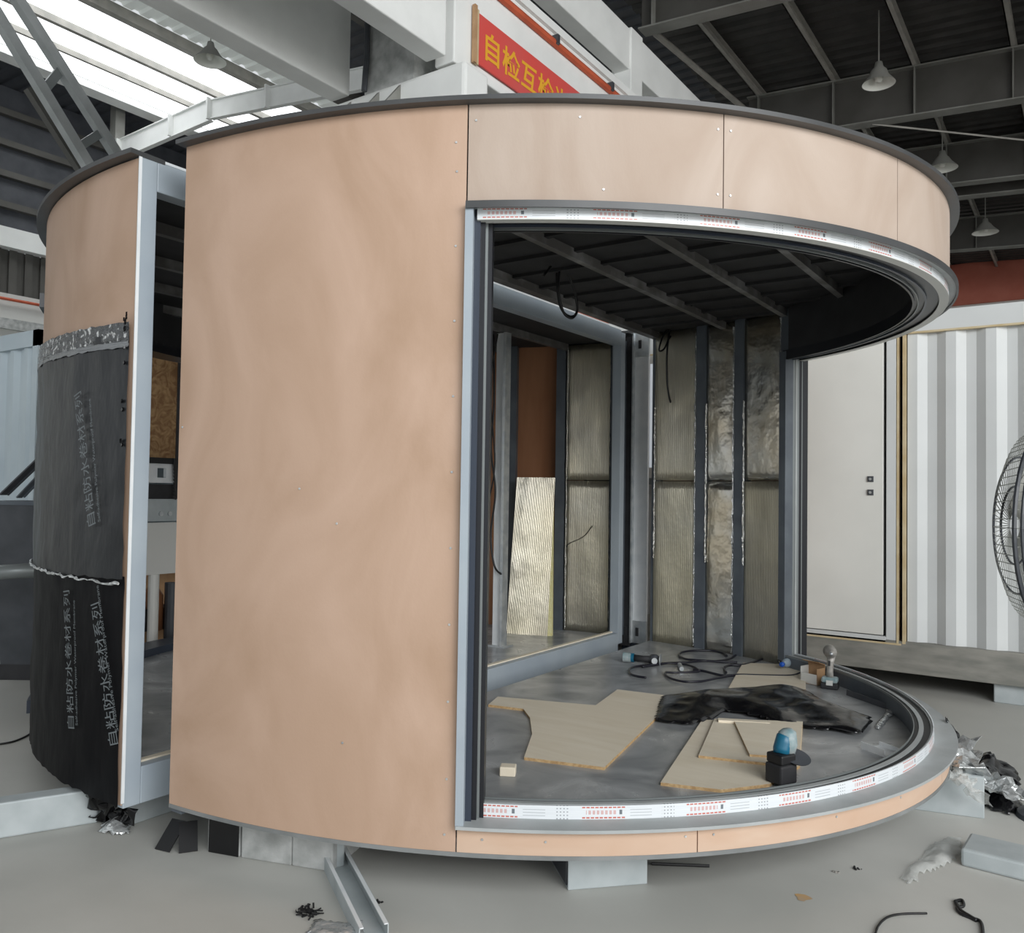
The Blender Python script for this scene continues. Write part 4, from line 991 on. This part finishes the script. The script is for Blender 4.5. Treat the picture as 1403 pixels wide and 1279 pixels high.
# fluff, debris
def clump(c, r, n, m, name, label, cat, flat=.35, th=.004):
    mb = MB()
    for i in range(n):
        a = Vector((random.gauss(0, r), random.gauss(0, r*.6), abs(random.gauss(0, r*flat)))); b_ = a+Vector((random.uniform(-r, r), random.uniform(-r, r), random.uniform(-.2, .4)*r))
        b_.z = max(.004, b_.z); a.z = max(.004, a.z)
        mb.bar(Vector(c)+a, Vector(c)+b_, random.uniform(.5, 2)*th, th)
    o = mb.build(name, M[m]); tag(o, label, cat); return o
clump(PZ(422, 1252, 0), .025, 60, 'rubber', 'fibre_clump', 'small black fibre clump on the floor left of the steel channel', 'debris', .3)
crumple('film_scrap', [(420,1279),(432,1262),(455,1266),(480,1268),(496,1262),(500,1300),(420,1300)], 0, .03, .012, 'silverf', 'pale blue crumpled film at the foot of the steel channel', 'film scrap', 12, 14, .05)
for i, (x, y, lb) in enumerate(((1146, 1197, 'tiny dark and white scrap on the open floor, left of its pair'), (1174, 1191, 'tiny black scrap on the open floor, right of its pair'), (520, 1237, 'tiny dark scrap right beside the long floor channel'), (1058, 1160, 'tiny dark scrap just below the lower plywood band'))):
    c = PZ(x, y, 0); clump(c, .009, 8, 'rubber' if i else 'dust', 'scrap', lb, 'debris', .3, .004)
c = PZ(1100, 1231, 0); mb = MB(); mb.add([c+Vector((.035*math.cos(t)*(.8+.3*math.sin(3*t)), .03*math.sin(t), .0015)) for t in [k*math.pi/8 for k in range(16)]], [tuple(range(16))])
mb.build('paint_mark', M['orange'], fl)
# thin rod on the floor under the pod
o = MB().tube([PZ(893, 1184, .01), PZ(972, 1187, .01)], .006, 6).build('thin_rod', M['rubber']); tag(o, 'thin dark rod on the floor just under the sill', 'rod')
# white timber/steel beam at left
a, c = PZ(-60, 1160, 0), PZ(134, 1128, 0)
d = (c-a).normalized(); s = Vector((-d.y, d.x, 0)); s = s if s.y > 0 else -s
hbm = .155
mb = MB(); pts = [a, c, c+s*.10, a+s*.10]; mb.prism([(p.x, p.y) for p in pts], 0, hbm)
o = mb.build('floor_beam', M['galvb'], bevel=.008); tag(o, 'blue-grey steel beam lying on the floor at the left edge', 'beam')
crumple('foam_lump', [(136,1142),(140,1130),(165,1126),(180,1130),(176,1144),(155,1147)], 0, .07, .012, 'silverf', 'pale foam lump on the floor below the black-wrapped pod corner', 'debris', 5, 9, .05)
# torn membrane tail at the foot of pod 2
mb = MB(); nn = 14
for i in range(nn+1):
    for j in range(7):
        u, v = i/nn, j/6; p = PZ(120+62*u, 1085+12*u+38*v, .17-.16*v) + Vector((mnoise.noise(Vector((i*.9, j*.8, 2)))*.05, mnoise.noise(Vector((i*.7, j*.9, 5)))*.05, 0))
        p.z = max(.01, .17-.155*v+mnoise.noise(Vector((i*.8, j*1.1, 7)))*.03); mb.v.append(p)
for i in range(nn):
    for j in range(6):
        if random.random() > .12: a = i*7+j; mb.f.append((a, a+1, a+8, a+7))
o = mb.build('torn_membrane', M['film'], smooth=True); tag(o, 'torn black membrane tail hanging under the wrapped pod corner', 'membrane scrap'); o.modifiers.new('s', 'SOLIDIFY').thickness = .003
# blocks under pod 2
for i, (X, Y) in enumerate(((-.45, -2.12), (-.5, 1.9), (-2.3, -.6), (-2.2, .9))):
    o = MB().box((X-.15, Y-.12, 0), (X+.15, Y+.12, .17)).build('support_block', M['galvb'], bevel=.006)
    tag(o, ['grey block under the near corner of the black-wrapped pod', 'grey block under the far corner of the black-wrapped pod', 'grey block under the rounded near side of the far pod', 'grey block under the rounded far side of the far pod'][i], 'block')
for i, (X, Y) in enumerate(((.6, 1.9), (1.9, 1.2))):
    o = MB().box((X-.15, Y-.12, 0), (X+.15, Y+.12, .2)).build('support_block', M['galvb'], bevel=.006)
    tag(o, ['grey block hidden under the far wall of the near pod', 'grey block under the far right of the near pod'][i], 'block')
# right side: block under the pod, debris heap, beam
a, c = PZ(1246, 1109, 0), PZ(1349, 1123, 0)
t, pr = chan_block('support_block', a, c, .25, .2, 'galvb', 'grey steel block at the right end of the pod, under the plastic heap')
pr('front_web', 0, 1, 0, .01, 0, .2, 'galvb'); pr('top_flange', 0, 1, .01, .26, .188, .2, 'galvb'); pr('end_web', .97, 1, .01, .26, 0, .188, 'galvb')
a, c = PZ(1316, 1187, 0), PZ(1470, 1226, 0)
d = (c-a).normalized(); s = Vector((-d.y, d.x, 0)); s = s if s.dot(FW) > 0 else -s
mb = MB(); pts = [a, c, c+s*.22, a+s*.22]; mb.prism([(p.x, p.y) for p in pts], 0, .075)
o = mb.build('floor_beam', M['galvb'], bevel=.012); tag(o, 'low grey beam lying on the floor at the right edge', 'beam')
def heap(pts, z0s, hmax, m, name, label, cat, seed, frq=9, res=.02): return crumple(name, pts, z0s, hmax, res, m, label, cat, seed, frq, .10, .06)
heap([(1312,1060),(1330,1040),(1370,1050),(1395,1066),(1400,1112),(1385,1120),(1360,1112),(1330,1100)], 0, .16, 'film', 'plastic_heap', 'heap of black plastic and foil at the right edge of the floor', 'debris', 21)
def ribbon(name, pts, w, m, label, cat='film scrap', seed=1):
    mb = MB(); n = len(pts)
    P = []
    for i in range(n-1):
        for k in range(6): P.append(Vector(pts[i]).lerp(Vector(pts[i+1]), k/6))
    P.append(Vector(pts[-1]))
    for i, p in enumerate(P):
        d = (P[min(i+1, len(P)-1)]-P[max(i-1, 0)]).normalized(); s = Vector((-d.y, d.x, 0)); s = s.normalized() if s.length > 1e-4 else Vector((1,0,0))
        for j in range(6):
            v = (j/5-.5)*w; q = p+s*v+Vector((0,0,w*.45*mnoise.noise(Vector((i*.35, j*.8, seed)))+w*.12*random.uniform(-1,1))); q += s*w*.3*mnoise.noise(Vector((i*.5, 3, seed+j*.2))); q.z = max(q.z, .006); mb.v.append(q)
    for i in range(len(P)-1):
        for j in range(5): a = i*6+j; mb.f.append((a, a+1, a+7, a+6))
    o = mb.build(name, M[m]); tag(o, label, cat); o.modifiers.new('s', 'SOLIDIFY').thickness = .002; return o
ribbon('film_scrap', [PZ(1316, 1012, .27), PZ(1322, 1035, .25), PZ(1318, 1052, .24), PZ(1345, 1075, .12), PZ(1390, 1090, .06)], .14, 'silverf', 'silvery foil strip spilling off the rim onto the grey block', seed=4)
ribbon('film_scrap', [PZ(1300, 1052, .22), PZ(1312, 1064, .21), PZ(1330, 1076, .205), PZ(1345, 1100, .1)], .10, 'clear', 'clear film draped over the front of the grey block', seed=9)
ribbon('film_scrap', [PZ(1295, 985, .36), PZ(1308, 1002, .30), PZ(1316, 1025, .22)], .05, 'film', 'thin torn black strip hanging outside the right curve of the sill', seed=14)
ribbon('film_scrap', [PZ(1335, 1050, .16), PZ(1365, 1072, .14), PZ(1400, 1092, .12)], .13, 'silverf', 'bright folded foil on top of the black plastic heap', seed=17)
crumple('clear_film', [(1236,1206),(1244,1188),(1262,1180),(1275,1160),(1300,1150),(1318,1150),(1316,1172),(1290,1190),(1262,1200),(1248,1216)], 0, .045, .014, 'clear', 'crumpled clear plastic film on the floor beside the low grey beam', 'film scrap', 31, 12, .06)
# wires at bottom right
wi = thing('loose_wire', PZ(1330, 1260, 0), 'thin black wire looping on the floor at the bottom right', 'wire')
cable(wi, hzf) if False else None
def fz(l, z=.006): return [PZ(x, y, z) for x, y in l]
cable(wi, fz([(1199,1283),(1203,1270),(1215,1258),(1235,1253),(1270,1252)]), .004, 'wire_end')
cable(wi, fz([(1308,1236),(1318,1234),(1320,1242),(1311,1244),(1316,1252),(1330,1258),(1344,1264),(1347,1285)]), .006, 'wire_end')
cable(wi, fz([(1310,1238),(1316,1248),(1328,1256),(1338,1262)]), .008, 'wire_end')
lw = thing('loose_wire', PZ(20, 1015, 0), 'thin black wire curving on the floor behind the left floor beam', 'wire')
cable(lw, fz([(-20,1022),(0,1020),(20,1016),(38,1008),(48,1000)]), .006, 'wire_end')
# ================================================================ FAN AT THE RIGHT EDGE
fc = CAM + ray(1441, 722)*4.15
fn = thing('pedestal_fan', (fc.x, fc.y, 0), 'large round industrial fan with a wire cage at the right edge', 'fan')
view = ray(1441, 722).normalized(); side = Vector((-view.y, view.x, 0)).normalized()
axf = (-(view*math.sin(math.radians(17)))+side*-1*math.cos(math.radians(17))); axf.z = 0; axf.normalize(); axf = -axf if axf.dot(RT_) < 0 else axf
RF = .49
e1 = axf.cross(Vector((0,0,1))).normalized(); e2 = Vector((0,0,1))
def ring(r, off, rad, seg=48):
    return [fc+axf*off+(e1*math.cos(t)+e2*math.sin(t))*r for t in [2*math.pi*k/seg for k in range(seg+1)]]
MB().tube(ring(RF, 0, 0), .011, 6, False).tube(ring(RF*.985, .03, 0), .008, 6, False).build('cage_ring', M['steeld'], fn)
cg = MB()
for f, sg in ((.16, -1), (.16, 1)):
    for i in range(72):
        t = 2*math.pi*i/72; dr_ = e1*math.cos(t)+e2*math.sin(t)
        cg.tube([fc+dr_*RF*.995+axf*sg*.01, fc+dr_*RF*.93+axf*sg*f*.55, fc+dr_*RF*.7+axf*sg*f*.88, fc+dr_*RF*.4+axf*sg*f, fc+dr_*RF*.14+axf*sg*f*1.02], .0022, 4, False)
cg.build('cage_wires', M['meshw'], fn, kind='stuff')
MB().tube(ring(RF*.70, -.14, 0), .006, 5, False).tube(ring(RF*.70, .14, 0), .006, 5, False).tube(ring(RF*.4, -.16, 0), .006, 5, False).tube(ring(RF*.4, .16, 0), .006, 5, False).build('cage_ring', M['steeld'], fn)
MB().lathe([(0, -.1), (.07, -.1), (.075, 0), (.07, .2), (.05, .26), (0, .26)], fc, axf, 20).build('motor', M['steeld'], fn, smooth=True)
for i in range(3):
    mb = MB(); t0 = 2*math.pi*i/3
    for k in range(7):
        r = .07+(.42-.07)*k/6
        for j in range(5):
            t = t0+(j/4)*.95+.25*k/6; tw = (j/4-.5)*.13*(1-.3*k/6)
            mb.v.append(fc+(e1*math.cos(t)+e2*math.sin(t))*r+axf*tw)
    for k in range(6):
        for j in range(4): a = k*5+j; mb.f.append((a, a+1, a+6, a+5))
    o = mb.build('blade', M['raftf'], fn, smooth=True); o.modifiers.new('s', 'SOLIDIFY').thickness = .004
MB().tube([(fc.x, fc.y, .03), (fc.x, fc.y, fc.z-RF+.03)], .025, 12).build('pole', M['steeld'], fn)
MB().tube([fc+e1*0+Vector((0,0,-RF)), fc+axf*.2+Vector((0,0,-RF)), fc+axf*.2], .018, 8).build('yoke', M['steeld'], fn)
MB().lathe([(0, .05), (.05, .05), (.15, .02), (.16, 0)], (fc.x, fc.y, 0), (0,0,1), 28).build('base', M['steeld'], fn)
# ================================================================ LEFT EDGE: dark bin, pipe, steel scrap
bc = PZ(30, 925, 0)
bi = thing('metal_bin', bc, 'dark grey tapered metal bin beside the black-wrapped pod, left edge', 'bin')
mb = MB(); hb = []
Zb = PY(30, 688, bc.y).z
def taper(mb, c, w0, d0, w1, d1, z0, z1):
    r = RT_.copy(); r.z = 0; r.normalize(); f = FW.copy(); f.z = 0; f.normalize()
    vs = [Vector((c.x, c.y, z0))+r*a*w0/2+f*b_*d0/2 for a, b_ in ((-1,-1),(1,-1),(1,1),(-1,1))]+[Vector((c.x, c.y, z1))+r*a*w1/2+f*b_*d1/2 for a, b_ in ((-1,-1),(1,-1),(1,1),(-1,1))]
    return mb.add(vs, [(3,2,1,0),(4,5,6,7),(0,1,5,4),(1,2,6,5),(2,3,7,6),(3,0,4,7)])
cc = bc+RT_*.06; cc.z = 0
taper(MB(), cc, .26, .34, .52, .5, .02, Zb).build('body', M['steeld'], bi, bevel=.01)
taper(MB(), cc, .55, .52, .56, .53, Zb-.02, Zb+.01).build('rim', M['stud'], bi)
taper(MB(), cc, .30, .38, .28, .36, 0, .12).build('foot', M['blackm'], bi)
for i, ((x0_, y0_), (x1_, y1_), w, lb) in enumerate((((4, 678), (56, 628), .07, 'dark rusty steel angle leaning across the top of the left bin'), ((26, 682), (66, 640), .06, 'grey steel angle behind the rusty one on the left bin'))):
    Yq = bc.y+.05+.15*i; a, c = PY(x0_, y0_, Yq), PY(x1_, y1_, Yq+.1); a.z = max(a.z, Zb+.02)
    mb = MB().bar(a, c, w, .012).bar(a+Vector((0, .03, .02)), c+Vector((0, .03, .02)), .012, w)
    o = mb.build('steel_angle', M['steeld' if i == 0 else 'stud']); tag(o, lb, 'steel angle')
a, c = CAM+ray(-60, 788)*6.2, CAM+ray(66, 781)*6.3
pp = thing('steel_pipe', a, 'horizontal steel pipe in front of the dark bin at the left edge', 'pipe')
MB().tube([a, c], .055, 16).build('pipe', M['greyp'], pp, smooth=True)
MB().bar(Vector((a.x, a.y, 0)), a+Vector((0,0,-.04)), .05, .05).build('leg', M['steeld'], pp)
MB().bar(Vector((c.x, c.y, 0))+Vector((-.14,.02,0)), c+Vector((-.14,.02,-.04)), .04, .04).build('leg', M['steeld'], pp)
a = PZ(5, 870, .0)
# ================================================================ PENDANT LAMPS
def lamp(c, r, ztop, label):
    t = thing('pendant_lamp', c, label, 'lamp')
    c = Vector(c)
    MB().lathe([(.02, .30), (.045, .29), (.06, .22), (.10, .18), (r*.62, .10), (r*.9, .03), (r, 0)], c, (0,0,1), 28).build('shade', M['lampout'], t, smooth=True)
    MB().lathe([(r*.985, .002), (r*.88, .028), (r*.6, .09), (.09, .165), (.0, .18)], c, (0,0,1), 28).build('shade_lining', M['lampin'], t, smooth=True)
    MB().lathe([(0, .02), (.04, .03), (.055, .07), (.05, .12), (.025, .17)], c, (0,0,1), 14).build('bulb', M['lampin'], t, smooth=True)
    MB().tube([c+Vector((0,0,.29)), Vector((c.x, c.y, ztop))], .01, 6).build('cord', M['lampout'], t)
    return t
for px, py, Y, r, lb in ((1204, 115, 7.4, .21, 'pendant lamp nearest to the viewer under the dark roof, upper right'), (1291, 231, 11.0, .24, 'middle pendant lamp just above the right curve of the roof rim'), (1350, 319, 15.2, .25, 'farthest pendant lamp at the right, above the red band'),):
    c = PY(px, py, Y); lamp(c, r, zr(c.x)+.88, lb)
c = PY(288, 84, 3.3); lamp(c, .24, 9.25, 'pendant lamp hanging below the bright skylight, upper left')
